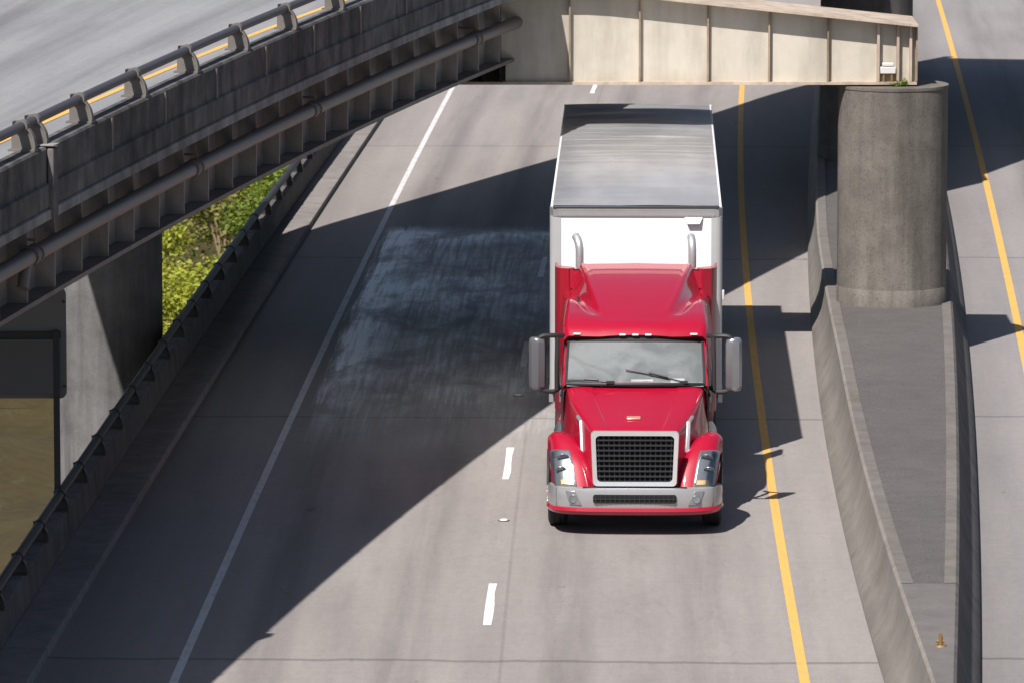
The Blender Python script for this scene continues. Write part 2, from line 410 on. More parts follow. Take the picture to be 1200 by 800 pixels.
def strip(xl, xr, ys, z, nu=1, uref=None):
    m = MB(); rings = []; uv = []
    for y in ys:
        a, b = xl(y), xr(y); ring = []
        for k in range(nu+1):
            x = a+(b-a)*k/nu; ring.append((x, y, z)); uv.append((x-(uref or dash)(y), y))
        rings.append(ring)
    m.loft(rings); return m, uv

# ------------------------------------------------------------------ setting
g = MB(); N = 60
gx = np.concatenate([np.linspace(-2500, -60, 8), np.linspace(-50, 60, 56), np.linspace(80, 2500, 8)])
gy = np.concatenate([np.linspace(-1500, 20, 6), np.linspace(40, 330, 100), np.linspace(360, 4500, 10)])
rings = []
for y in gy:
    ring = []
    for x in gx:
        z = -7.4
        if abs(x) < 60 and 30 < y < 340: z += .35*math.sin(x*.7+y*.21)+.25*math.sin(y*.43-x*.3)
        ring.append((x, y, z))
    rings.append(ring)
g.loft(rings); tag(g.build('ground', M['earth'], smooth=True), kind='structure')

m, uv = strip(lambda y: kerb(y)-.05, lambda y: isl(y)+.12, YS, 0.0, 8); tag(m.build('road', M['road'], uvs=uv), kind='structure')
m, uv = strip(lambda y: islR(y)-.12, lambda y: islR(y)+11, YS, 0.0, 8, uref=lambda y: yelR(y)+3.9); tag(m.build('road', M['road_right'], uvs=uv), kind='structure')
# solid road base below both carriageways
m = MB(); m.loft([[(bfoot(y)-.34, y, -8), (bfoot(y)-.34, y, -.02), (bfoot(y)+.05, y, -.02), (islR(y)+11.6, y, -.02), (islR(y)+11.6, y, -8)] for y in YS])
tag(m.build('road_base', M['barrier']), kind='structure')
# raised safety walk with its kerb face
m = MB(); m.loft([[(bfoot(y)-.02, y, .12), (kerb(y)-.012, y, .12), (kerb(y), y, .113), (kerb(y)+.004, y, .0)] for y in YS])
tag(m.build('walkway', M['walk']), kind='structure')

def paint(cv, w, ys, z=.004):
    return strip(lambda y: cv(y)-w/2, lambda y: cv(y)+w/2, ys, z)[0]
tag(paint(white, .115, YS).build('white_edge_line', M['white_edge']), kind='structure')
tag(paint(yellow, .128, YS).build('yellow_edge_line', M['yellow_paint']), kind='structure')
tag(paint(yelR, .135, YS).build('yellow_edge_line', M['yellow_paint']), kind='structure')
k = -3
while True:
    y = 80.2+12.22*k
    if y > 320: break
    ys = np.linspace(y, y+3.15, 5)
    m = MB(); rr = [[(dash(q)-.055-(.01*math.sin(q*7)), q, .004), (dash(q)+.055+(.012*math.sin(q*5+k)), q, .004)] for q in ys]
    m.loft(rr); tag(m.build('lane_dash', M['white_paint']), kind='structure'); k += 1
xr = lambda y: yelR(y)+3.75
for k in range(0, 18):
    y = 84+12.19*k
    m = paint(xr, .11, np.linspace(y, y+3.05, 4)); tag(m.build('lane_dash', M['white_paint']), kind='structure')

def rail_bracket(p, d, h, out, parent, mat, w=.11, name='rail_post', k=1.0):
    """cast post: flat web with a bowed outer flange, foot plate and collar; p = foot, d = rail direction, out = outward unit"""
    p = Vector(p); d = Vector(d).normalized(); o_ = Vector(out).normalized(); U = Vector((0, 0, 1)); m = MB()
    prof = [(a*k, b*h) for a, b in ((.115, 0), (.125, .15), (.12, .4), (.105, .62), (.07, .88), (.02, 1.1), (-.03, 1.22), (-.07, 1.2))]
    cur = catmull(prof, 3)
    rings = []
    for q in cur:
        c = p+o_*q[0]+U*q[1]
        rings.append([tuple(c-d*w/2), tuple(c+d*w/2), tuple(c+d*w/2-o_*.022), tuple(c-d*w/2-o_*.022)])
    m.loft(rings, True, True)
    web = [(a-.011, b) for a, b in cur]+[(-.09*k, .85*h), (-.09*k, 0)]
    m.prism([tuple(p+o_*a+U*b-d*.02) for a, b in web], tuple(d*.04))
    bx = [(-.11*k, 0), (.13*k, 0), (.13*k, .022), (-.11*k, .022)]
    m.prism([tuple(p+o_*a+U*b-d*.11) for a, b in bx], tuple(d*.22))
    c0 = p+U*h
    m.tube([tuple(c0-d*.06), tuple(c0+d*.06)], .083, 12)
    return m.build(name, mat, parent, smooth=True)

# left parapet of the carriageway, with its low rail
lb = thing('concrete_barrier', 'low dark concrete barrier with pipe rail along the left edge of the road', 'barrier', (bfoot(90), 90, 0))
m = MB(); m.loft([[(bfoot(y)-.30, y, -1.4), (bfoot(y)-.30, y, -.3), (bfoot(y)-.26, y, -.3), (bfoot(y)-.26, y, .58), (bfoot(y)-.02, y, .58), (bfoot(y), y, .55), (bfoot(y)+.03, y, .15)] for y in YS])
m.build('wall', M['barrier'], lb)
ys = np.arange(60, 200, 1.3)
MB().tube([(bfoot(y)-.10, y, .81) for y in ys], .068, 10).build('rail', M['rail_dark'], lb, smooth=True)
y = 62.6
while y < 196:
    dx = bfoot(y+.5)-bfoot(y-.5)
    rail_bracket((bfoot(y)-.10, y, .58), (dx, 1, 0), .23, (1, -dx, 0), lb, M['rail_dark']); y += 2.6

# median island
def itop(y): return isl(y)+(.30 if y < 100 else max(.17, .30-.008*(y-100)))
def irt(y): return islR(y)-.30
ISY = [y for y in YS if y >= 60]
isd = thing('median_island', 'raised concrete median island that widens towards the big round column', 'median', (5.6, 84, 0))
m = MB(); m.loft([[(isl(y), y, -.01), (isl(y)+.005, y, .08), (lin(isl(y), itop(y), .42), y, .26), (lin(isl(y), itop(y), .72), y, .45), (lin(isl(y), itop(y), .9), y, .7), (itop(y)-.01, y, .87), (itop(y)+.03, y, .905), (itop(y)+.03, y, .8)] for y in ISY])
m.build('left_wall', M['island_wall'], isd, smooth=True)
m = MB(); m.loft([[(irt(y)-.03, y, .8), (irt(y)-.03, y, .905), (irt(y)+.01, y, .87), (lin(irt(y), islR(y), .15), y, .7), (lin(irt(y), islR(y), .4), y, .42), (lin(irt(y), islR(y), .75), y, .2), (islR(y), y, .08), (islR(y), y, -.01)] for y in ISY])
m.build('right_wall', M['barrier'], isd, smooth=True)  # darker concrete stands in for shade on this side of the island
YE = 78.3
fy = [YE]+[y for y in ISY if y > YE]
def il(y): return itop(y)+.03
def ir(y): return irt(y)-.03
m = MB(); m.loft([[(il(y), y, .905), (il(y)+.16, y, .905), (il(y)+.16, y, .85)] for y in fy]); m.build('coping', M['coping'], isd)
m = MB(); m.loft([[(ir(y), y, .905), (ir(y)-.15, y, .905), (ir(y)-.15, y, .85)] for y in fy]); m.build('coping', M['coping'], isd)
m = MB(); m.loft([[(il(y)+.16, y, .885), (lin(il(y)+.16, ir(y)-.15, .5), y, .90), (ir(y)-.15, y, .885)] for y in fy]); m.build('fill', M['aggregate'], isd)
ny = [y for y in ISY if y < YE]+[YE]
m = MB(); m.loft([[(il(y), y, .9), (max(il(y)+.02, ir(y)), y, .9)] for y in ny]); m.build('end_slab', M['slab_end'], isd)
# far parapet of the right carriageway (beyond the frame)
rb = thing('concrete_barrier', 'plain concrete barrier on the outer edge of the right carriageway', 'barrier', (islR(100)+11, 100, 0))
m = MB(); m.loft([[(islR(y)+11, y, 0), (islR(y)+11.15, y, .3), (islR(y)+11.2, y, .85), (islR(y)+11.4, y, .85), (islR(y)+11.6, y, -1)] for y in YS]); m.build('wall', M['barrier'], rb)

# ------------------------------------------------------------------ columns
def column(x, y, z0, z1, r, mat, label, chip=False):
    c = thing('bridge_column', label, 'column', (x, y, z0))
    m = MB(); n = 64; hs = list(np.linspace(0, z1-z0-.01, 14)); rings = []
    for h in hs:
        rings.append([(x+r*math.cos(2*math.pi*k/n), y+r*math.sin(2*math.pi*k/n), z0+h) for k in range(n)])
    m.loft(rings, True, True); m.build('shaft', mat, c, smooth=True, bevel=.03)
    m = MB(); m.revolve([(-.05, 0), (-.05, r+.008), (.29, r+.008), (.30, r+.002), (.30, r-.05)], (x, y, z0), 'Z', 64); m.build('base_collar', mat, c, smooth=True)
    for hz in (.36, .72):
        m = MB(); m.revolve([((z1-z0)*hz-.006, r-.01), ((z1-z0)*hz-.006, r+.0012), ((z1-z0)*hz+.006, r+.0012), ((z1-z0)*hz+.006, r-.01)], (x, y, z0), 'Z', 64); m.build('form_seam', mat, c, smooth=True)
    m = MB(); m.revolve([(z1-z0-.05, r-.1), (z1-z0-.05, r+.012), (z1-z0, r+.012), (z1-z0, 0)], (x, y, z0), 'Z', 64); m.build('cap', mat, c, smooth=True)
    return c
CX, CY, CR = 6.63, 106.5, .955
column(CX, CY, .885, 4.70, CR, M['column'], 'thick round concrete column standing on the median island under the end of the cream beam')
column(-7.08, 106.78, -8.0, 4.70, CR, M['column_pale'], 'pale round concrete column beyond the left barrier, half in shade behind the sign')
column(7.53, 130.2, .885, 5.1, .98, M['barrier'], 'shaded dark column hidden behind the round median column and the end of the cream beam')  # darker concrete than the front column: flyover shade put into its colour

# ------------------------------------------------------------------ cream cross beam
bm_ = thing('steel_beam', 'cream painted steel cross beam with upright stiffeners spanning over the road', 'beam', (0, 106.75, 4.7))
YF, YBK = 106.12, 107.45; ZB = 4.78; XE = 7.0; XL = -8.2
def btop(x): return min(6.34, 5.74+.105*(7.06-x))
xs = list(np.linspace(XL, XE, 40))
m = MB(); m.loft([[(x, YF, ZB-.01), (x, YF, btop(x)), (x, YBK, btop(x)), (x, YBK, ZB-.01)] for x in xs], True, True); m.build('web', M['beam'], bm_)
m = MB(); m.loft([[(x, YF-.27, btop(x)-.002), (x, YF-.27, btop(x)+.04), (x, YBK+.14, btop(x)+.045), (x, YBK+.14, btop(x)-.002)] for x in list(np.linspace(XL, XE+.02, 40))], True, True); m.build('top_flange', M['beam_trim'], bm_)
m = MB(); m.loft([[(x, YF-.12, ZB-.05), (x, YF-.12, ZB-.002), (x, YBK+.12, ZB-.002), (x, YBK+.12, ZB-.05)] for x in list(np.linspace(XL, XE+.01, 20))], True, True); m.build('bottom_flange', M['beam_trim'], bm_)
for x in (-5.0, -3.8, -2.6, -1.4, -.2, 1.0, 2.21, 3.39, 4.45, 5.47):
    m = MB(); m.box((x, YF-.05, (ZB+btop(x))/2), (.03, .10, btop(x)-ZB-.004)); m.build('stiffener', M['rust'], bm_)
for x in (6.34, 6.68, 6.9):
    m = MB(); m.box((x, YF-.06, (ZB+btop(x))/2), (.045, .12, btop(x)-ZB-.004)); m.build('stiffener', M['beam_trim'], bm_)
m = MB(); m.box((XE+.006, (YF+YBK)/2, (ZB+btop(XE))/2), (.03, YBK-YF+.2, btop(XE)-ZB-.01)); m.build('end_plate', M['rust'], bm_)
m = MB(); m.box((6.51, YF-.06, 4.98), (.27, .11, .12)); m.box((6.51, YF-.08, 5.08), (.2, .08, .06)); m.build('bearing', M['light_grey'], bm_, bevel=.01)
for x in (6.44, 6.58):
    m = MB(); m.revolve([(0, .0), (0, .025), (.17, .025), (.17, 0)], (x, YF-.08, 4.78), 'Z', 10); m.build('bolt', M['brass'], bm_, smooth=True)

m = MB()
for x in (-1.15, -.82, -.5, -.18): m.box((x, YF-.14, 4.98), (.04, .28, .38))
m.box((-.66, YF-.03, 4.98), (1.1, .05, .38)); m.build('seat_recess_shade', M['void'], bm_)  # near-black colour stands in for shade in the recess under the girder
b2 = thing('steel_beam', 'weathered dark cap beam on the shaded column behind the cream beam', 'beam', (3.4, 130.2, 5.1))
m = MB(); m.box((3.4, 130.2, 5.76), (9.6, 1.3, 1.2)); m.build('web', M['girder'], b2)
m = MB(); m.box((3.4, 130.2, 5.135), (9.7, 1.6, .05)); m.build('bottom_flange', M['girder_flange'], b2)

# ------------------------------------------------------------------ flyover
def ztop(y): return 6.9+.0125*(min(max(y, 55), 106)-72)
E_ = [(-9.3,50),(-7.75,60),(-6.0,71.5),(-5.55,74.5),(-5.10,78.0),(-4.27,83.7),(-3.8,86.6),(-2.44,93.7),(1.47,110.1),(3.29,116.1),(6.8,126.7),(8.97,132.7),(13.2,143),(19.0,156)]
EY = np.array([e[1] for e in E_]); EX = np.polyfit(EY-100, [e[0] for e in E_], 3)
def Er(y): return float(np.polyval(EX, y-100))
LF = [(-15,40),(-12.6,60),(-10.9,80),(-9.7,95),(-9.02,104),(-8.0,112),(-6.96,118.9),(-4.73,124.7),(-1.78,132.7),(2.37,143.3),(4.8,150.9),(8.2,157.6),(11.5,163.3),(17,173)]
LY = np.array([e[1] for e in LF]); LX = np.array([e[0] for e in LF])
def El(y):
    ks = np.linspace(-3, 3, 7); return float(np.mean([np.interp(y+k, LY, LX) for k in ks]))
# right edge sampled along y; the deck's cross line runs square to it (x shift with y)
FY = np.arange(44, 158, 1.0)
def tang(f, y): d = f(y+.5)-f(y-.5); v = Vector((d, 1, 0)); return v.normalized()
def nR(y): t = tang(Er, y); return Vector((t.y, -t.x, 0))       # outward (right)
def eo(y, off, z):                                               # point off metres inside the right edge
    n = nR(y); return (Er(y)-n.x*off, y-n.y*off, z)
def lo_(y, off, z):
    yy = y; t = tang(El, yy); return (El(yy)+t.y*off, yy-t.x*off, z)
fo = thing('overpass', 'curving grey flyover at upper left with a pipe under its edge', 'overpass', (-3, 95, 0))
# deck slab (top and soffit)
m = MB(); uv = []; rings = []
for y in FY:
    a = eo(y, .28, ztop(y)-.65); yl = y+2.0; b = lo_(yl, .28, ztop(y)-.65); ring = []
    for k in range(9):
        p = tuple(a[i]+(b[i]-a[i])*k/8 for i in range(3)); ring.append(p); uv.append((k*1.1-4.6+.0*y, y))
    rings.append(ring)
m.loft(rings); m.build('deck', M['deck'], fo, uvs=uv)
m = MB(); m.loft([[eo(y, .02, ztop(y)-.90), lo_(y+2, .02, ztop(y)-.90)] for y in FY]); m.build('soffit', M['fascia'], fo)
# right parapet: coping, upper panel, band, slab edge
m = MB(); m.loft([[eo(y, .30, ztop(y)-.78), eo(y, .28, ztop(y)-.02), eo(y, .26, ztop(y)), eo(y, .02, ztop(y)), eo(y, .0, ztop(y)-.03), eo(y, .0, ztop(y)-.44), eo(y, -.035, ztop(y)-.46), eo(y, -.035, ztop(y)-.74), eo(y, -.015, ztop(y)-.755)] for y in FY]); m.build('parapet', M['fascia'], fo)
m = MB(); m.loft([[eo(y, -.015, ztop(y)-.755), eo(y, -.055, ztop(y)-.77), eo(y, -.055, ztop(y)-.885), eo(y, .02, ztop(y)-.90)] for y in FY]); m.build('slab_edge', M['fascia_edge'], fo)
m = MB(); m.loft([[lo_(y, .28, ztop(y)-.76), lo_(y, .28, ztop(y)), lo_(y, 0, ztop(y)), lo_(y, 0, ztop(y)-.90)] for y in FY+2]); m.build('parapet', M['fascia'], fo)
# yellow line
m = MB(); m.loft([[eo(y, 2.0, ztop(y)-.646), eo(y, 2.11, ztop(y)-.646)] for y in FY]); m.build('lane_marking', M['yellow_paint'], fo)
# joints in the fascia
BY = [74.35+3.02*k for k in range(-8, 26)]
for i, y in enumerate(BY):
    for off in (0.9, ):
        yy = y+off; n = nR(yy)
        p = Vector(eo(yy, -.006, ztop(yy)-.25)); a = math.atan2(n.y, n.x)
        m = MB(); m.box(tuple(p), (.03, .07, .42), a); m.build('fascia_joint', M['girder_flange'], fo)
yj = 74.9; p = Vector(eo(yj, -.05, ztop(yj)-.45)); n = nR(yj); t = tang(Er, yj); a = math.atan2(n.y, n.x)
m = MB(); m.box(tuple(p), (.08, .26, .86), a); m.build('pilaster', M['fascia'], fo, bevel=.02)
m = MB(); c0 = Vector(eo(yj, .0, ztop(yj)+.01)); m.prism([tuple(c0+n*.1-t*.14), tuple(c0+n*.1+t*.14), tuple(c0-n*.3+t*.14), tuple(c0-n*.3-t*.14)], (0, 0, .012)); m.build('joint_cover', M['fascia_edge'], fo)
# rail and its posts
MB().tube([eo(y, .20, ztop(y)+.30) for y in FY], .06, 12).build('rail', M['rail'], fo, smooth=True)
for y in BY:
    if 46 < y < 155:
        for yy in ((y, y+.62) if abs(y-74.35) < .1 else (y,)):
            rail_bracket(eo(yy, .20, ztop(yy)), tang(Er, yy), .30, nR(yy), fo, M['bracket'], .10, k=1.4)
# girders
def girder(offs, stiff, visible):
    z0 = lambda y: ztop(y)-2.14
    gm = MB(); gm.loft([[eo(y, offs, z0(y)), eo(y, offs, ztop(y)-.90), eo(y, offs+.02, ztop(y)-.90), eo(y, offs+.02, z0(y))] for y in FY], True, True)
    go = gm.build('girder', M['girder'], fo)
    def kid(mb, nm, mt):
        o = mb.build(nm, mt, fo); o.parent = go; o.location = (0, 0, 0); return o
    kid(MB().loft([[eo(y, offs-.30, z0(y)), eo(y, offs-.30, z0(y)-.06), eo(y, offs+.24, z0(y)-.05), eo(y, offs+.24, z0(y))] for y in FY], True, True), 'bottom_flange', M['girder_flange'])
    kid(MB().loft([[eo(y, offs-.18, ztop(y)-.905), eo(y, offs-.18, ztop(y)-.945), eo(y, offs+.2, ztop(y)-.945), eo(y, offs+.2, ztop(y)-.905)] for y in FY], True, True), 'top_flange', M['girder_flange'])
    if stiff:
        y = 66.0
        while y < 122:
            nn = nR(y); p = Vector(eo(y, offs-.13, (z0(y)+ztop(y)-.95)/2))
            mm = MB(); mm.box(tuple(p), (.26, .03, ztop(y)-.95-z0(y)-.004), math.atan2(nn.y, nn.x)); kid(mm, 'stiffener', M['girder']); y += 1.45
GOFF = .85
girder(GOFF, True, True)
for q in (GOFF+2.3, GOFF+4.6): girder(q, False, False)
# drain pipe on hangers
ZP = lambda y: ztop(y)-1.52
pp = MB().tube([eo(y, GOFF-.34, ZP(y)) for y in FY if y < 118], .105, 14).build('drain_pipe', M['pipe'], fo, smooth=True)
for y in (76.0, 85.0, 92.3, 103.0):
    t = tang(Er, y); c = Vector(eo(y, GOFF-.34, ZP(y)))
    mm = MB(); mm.tube([tuple(c-t*.11), tuple(c+t*.11)], .126, 14); o = mm.build('coupling', M['girder_flange'], fo, smooth=True); o.parent = pp; o.location = (0, 0, 0)
    mm = MB(); n = nR(y)
    mm.box(tuple(c+Vector((0, 0, .36))+t*.2), (.03, .03, .6)); mm.box(tuple(c+Vector((0, 0, .18))+t*.2-n*.14), (.34, .03, .03), math.atan2(n.y, n.x))
    mm.tube([tuple(c+t*.17), tuple(c+t*.23)], .132, 14)
    o = mm.build('hanger', M['girder_flange'], fo); o.parent = pp; o.location = (0, 0, 0)
mm = MB(); mm.tube([eo(76.1, GOFF-.34, ZP(76)), eo(75.8, GOFF-.33, ZP(76)-.08), eo(75.7, GOFF-.33, ZP(76)-.2), eo(75.6, GOFF-.33, ZP(76)-.36)], .075, 12); o = mm.build('downpipe', M['pipe'], fo, smooth=True); o.parent = pp; o.location = (0, 0, 0)

# ------------------------------------------------------------------ sign seen from behind
SY = 86.4
sg = thing('road_sign', 'back of a dark metal road sign on a post beyond the left barrier', 'sign', (-6.56, SY, -.5))
def rrect(x0, x1, z0, z1, r, y, n=5):
    P = []
    for cx, cz, a0 in ((x1-r, z1-r, 0), (x0+r, z1-r, 90), (x0+r, z0+r, 180), (x1-r, z0+r, 270)):
        for k in range(n+1):
            a = R(a0+90*k/n); P.append((cx+r*math.cos(a), y, cz+r*math.sin(a)))
    return P
MB().prism(rrect(-8.4, -6.33, 2.12, 3.70, .1, SY+.06), (0, .02, 0)).build('panel', M['sign'], sg)
MB().prism(rrect(-8.6, -6.50, 2.20, 2.98, .03, SY-.06), (0, .025, 0)).build('plate', M['grey'], sg)
m = MB(); m.box((-6.47, SY-.02, 1.3), (.085, .085, 3.6)); m.build('post', M['sign_frame'], sg)
m = MB(); m.box((-7.4, SY+.0, 3.03), (1.98, .06, .09)); m.build('crossbar', M['sign_frame'], sg)
m = MB(); m.box((-8.3, SY-.02, -1.8), (.085, .085, 9.6)); m.build('post', M['sign_frame'], sg)
m = MB()
for z in (2.3, 3.5): m.tube([(-6.36, SY+.02, z), (-6.36, SY+.06, z)], .02, 8)
m.build('bolts', M['sign_frame'], sg)
m = MB(); m.box((-6.62, SY-.02, -.42), (.42, .12, .2)); m.build('mount', M['sign_frame'], sg)

# ------------------------------------------------------------------ truck (local axes: y runs back from the bumper)
def cv(ys, vs):
    P = catmull(list(zip(ys, vs)), 8); return lambda y: float(np.interp(y, P[:, 0], P[:, 1]))
TX, TY, YAW = 1.765, 87.2, -.0215
tk = thing('semi_truck', 'crimson long nosed semi truck tractor with black grille and twin exhaust stacks', 'truck', (TX, TY, 0), YAW)
def part(m, name, mat, parent=None, **k): return m.build(name, mat, parent or tk, world=False, **k)

# hood
wt = cv([.2,.3,.45,.9,1.4,1.9], [.585,.615,.66,.785,.92,1.0])
zc = cv([.2,.3,.45,.9,1.4,1.9], [1.44,1.515,1.565,1.68,1.82,1.985])
ws = cv([.2,.3,.45,.9,1.4,1.9], [.60,.64,.72,.90,1.02,1.07])
hood = MB(); rings = []
for y in np.linspace(.2, 1.9, 26):
    a, z, b = wt(y), zc(y), ws(y); zl = z-.045
    half = [(0, z), (.35*a, z-.004), (.6*a, z-.02), (.66*a, z-.012), (.86*a, z-.028), (.955*a, zl-.002), (a, zl-.03), (lin(a, b, .15)+.006, zl-.11), (lin(a, b, .5), zl-.32), (lin(a, b, .85), zl-.55), (b, max(.72, zl-.8)), (b+.01, .68)]
    h = catmull(half, 3)
    rings.append([(-p[0], y, p[1]) for p in h[::-1]]+[(p[0], y, p[1]) for p in h[1:]])
hood.loft(rings)
hood.add([(p[0], .2, p[2]) for p in rings[0]], [tuple(range(len(rings[0])))])
hd = part(hood, 'hood', M['red'], smooth=True, angle=50)
part(MB().box((-.02, .66, 1.632), (.2, .10, .02), mat=Matrix.Rotation(R(14), 3, 'X')), 'emblem', M['emblem'], hd, bevel=.008)
for s in (-1, 1):
    # polished air intake trim on the hood side
    pts = [(.80, .58, 1.50), (.86, .86, 1.53), (.885, .90, 1.44), (.855, .72, 1.20), (.83, .62, 1.12)]
    P = [(s*(ws(y)*.0+lin(wt(y), ws(y), min(1, max(0, (zc(y)-.075-z)/.7)))+.035), y, z) for x, y, z in pts]
    P2 = [(p[0]-s*.05, p[1], p[2]) for p in P]
    m = MB(); n = len(P); m.add(P+P2, [tuple(range(n)), tuple(range(2*n-1, n-1, -1))]+[(i, (i+1) % n, n+(i+1) % n, n+i) for i in range(n)])
    # thin inverted L trim
    tp = [(s*(lin(wt(y), ws(y), min(1, max(0, (zc(y)-.075-z)/.7)))+.02), y, z) for y, z in ((.98, 1.60), (.80, 1.55), (.74, 1.45), (.62, 1.22), (.58, 1.12))]
    part(MB().tube([Vector(p) for p in tp], .027, 8), 'air_vent', M['alu'], hd, smooth=True)

# grille
def lean(z): return .105+.045*(z-.72)/.8
def ring_frame(xo_t, xo_b, z0, z1, wd, d0, d1, r=.06):
    def outline(inset):
        P = []
        for cx, cz, a0 in ((1, 1, 0), (-1, 1, 90), (-1, -1, 180), (1, -1, 270)):
            zz = (z1-inset-r) if cz > 0 else (z0+inset+r)
            hw = lin(xo_b, xo_t, (zz-z0)/(z1-z0))-inset-r
            for k in range(6):
                a = R(a0+18*k); P.append((cx*hw+r*math.cos(a), zz+r*math.sin(a)))
        return P
    O, I = outline(0), outline(wd); n = len(O); m = MB()
    L = lambda P, d: [(p[0], lean(p[1])-d, p[1]) for p in P]
    O2 = [(p[0]*1., p[1]) for p in outline(.008)]
    m.loft([L(O, d0), L(O2, d1), L(I, d1-.008), L(I, d0-.04)], True); return m
gr = part(ring_frame(.64, .605, .72, 1.52, .068, 0., .05), 'grille', M['chrome'], smooth=True)
m = MB()
for i in range(15):
    x0 = -.53+1.06*i/14
    m.prism([(x0*.955-.008, lean(.78)-.0, .77), (x0*.955+.008, lean(.78)-.0, .77), (x0+.008, lean(1.47), 1.47), (x0-.008, lean(1.47), 1.47)], (0, .03, 0))
for i in range(10):
    z = .79+.67*i/9; m.box((0, lean(z)-.004, z), (1.10, .045, .02))
part(m, 'mesh', M['mesh'], gr)
m = MB(); m.add([(-.57, lean(.74)+.035, .74), (.57, lean(.74)+.035, .74), (.60, lean(1.5)+.035, 1.5), (-.60, lean(1.5)+.035, 1.5)], [(0, 1, 2, 3)]); part(m, 'backing', M['void'], gr)
# nose panel around the grille
m = MB(); m.loft([[(-.62, .198, z), (-.60, .193, z), (.60, .193, z), (.62, .198, z)] for z in (.66, 1.40)]); part(m, 'nose_panel', M['red'], hd)

# fenders
fz = cv([.12,.22,.35,.52,.72,.95,1.2,1.5,1.85], [.69,.86,1.06,1.21,1.32,1.365,1.345,1.23,1.0])
fi = cv([.12,.22,.35,.52,.72,.95,1.2,1.5,1.85], [.60,.61,.66,.72,.80,.88,.97,1.03,1.05])
fx = cv([.12,.22,.35,.52,.72,.95,1.2,1.5,1.85], [1.12,1.17,1.215,1.245,1.262,1.27,1.27,1.265,1.24])
def arch(y):
    d = .57**2-(y-1.12)**2
    return max(.66, .52+math.sqrt(d)) if d > 0 else .66
def by(x): return float(np.interp(abs(x), PLAN[:, 0], PLAN[:, 1]))
PLAN = catmull([(0, 0), (.35, .005), (.7, .03), (.98, .10), (1.14, .22), (1.215, .42), (1.24, .62), (1.30, .8)], 5)
def sweep(x, y): return y+.62*by(x)*(1-sm(.35, 1.1, y))
def sm(a, b, x): t = min(1, max(0, (x-a)/(b-a))); return t*t*(3-2*t)
def fsec(y):
    a, b, z = fi(y), fx(y), fz(y); zb = min(arch(y), z-.1)
    return [(a-.06, z-.30 if y > .3 else z-.1), (a-.02, z-.14), (lin(a, b, .14), z-.035), (lin(a, b, .42), z+.006), (lin(a, b, .72), z-.004), (b-.05, z-.03), (b-.008, z-.075), (b, lin(z, zb, .45)), (b-.005, zb)]
for s in (-1, 1):
    m = MB(); rings = []
    for y in np.linspace(.12, 1.85, 40):
        P = catmull(fsec(y), 3); rings.append([(s*p[0], sweep(p[0], y), p[1]) for p in P])
    m.loft(rings); fd = part(m, 'fender', M['red'], smooth=True, angle=60)
    m = MB(); m.tube([(s*1.255, 1.12+.575*math.cos(a), .52+.575*math.sin(a)) for a in np.linspace(R(15), R(165), 16)], .022, 8); part(m, 'arch_lip', M['black'], fd, smooth=True)
    # inner wheel liner
    m = MB(); m.loft([[(s*.66, 1.12+.60*math.cos(a), .52+.60*math.sin(a)), (s*1.22, 1.12+.60*math.cos(a), .52+.60*math.sin(a))] for a in np.linspace(R(-5), R(185), 16)]); part(m, 'wheel_liner', M['void'], fd)
    # headlamp following the sloping fender front
    def fpt(u_, v_, d):     # u 0..1 inner..outer, v 0..1 bottom..top
        y = lin(.125, .47, v_); z = fz(y)
        xi = lin(.83, .945, v_); xo = lin(1.145, 1.235, v_)
        x = lin(xi, xo, u_); b = fx(y); drop = .004+.06*max(0, (x-(b-.12))/.12)**2
        yy = sweep(x, y)
        return (s*(x+.25*d*u_), yy-d*.8, z-drop+.0+d*.6)
    def patch(u0, u1, v0, v1, d, nn=8):
        return [[fpt(lin(u0, u1, i/nn), lin(v0, v1, j/nn), d) for i in range(nn+1)] for j in range(nn+1)]
    hl = part(MB().loft(patch(0, 1, 0, 1, .018)), 'headlight', M['lamp_dark'], smooth=True, thick=.03)
    part(MB().loft(patch(.03, .97, .03, .97, .045)), 'lens', M['lens'], hl, smooth=True)
    m = MB()
    for (u_, v_, r_) in ((.42, .68, .085), (.62, .36, .075)):
        c = Vector(fpt(u_, v_, .022)); mt = Matrix.Rotation(R(38), 3, 'X')
        prof = [(.0, .0), (.006, r_*.3), (.006, r_*.35), (.0, r_*.6), (.012, r_), (.0, r_*1.08)]
        V = []; F = []; n = 20
        for k in range(n):
            a = 2*math.pi*k/n
            for h, r in prof: V.append(tuple(c+mt @ Vector((r*math.cos(a), -h, r*math.sin(a)))))
        q = len(prof)
        for k in range(n):
            for j in range(q-1): F.append((k*q+j, k*q+j+1, ((k+1) % n)*q+j+1, ((k+1) % n)*q+j))
        m.add(V, F)
    part(m, 'reflector', M['reflector'], hl, smooth=True)
    part(MB().loft(patch(.05, .92, .70, .96, .024)), 'bright_panel', M['reflector'], hl, smooth=True)
    part(MB().loft(patch(.15, .7, .04, .14, .03)), 'turn_signal', M['amber'], hl, smooth=True)

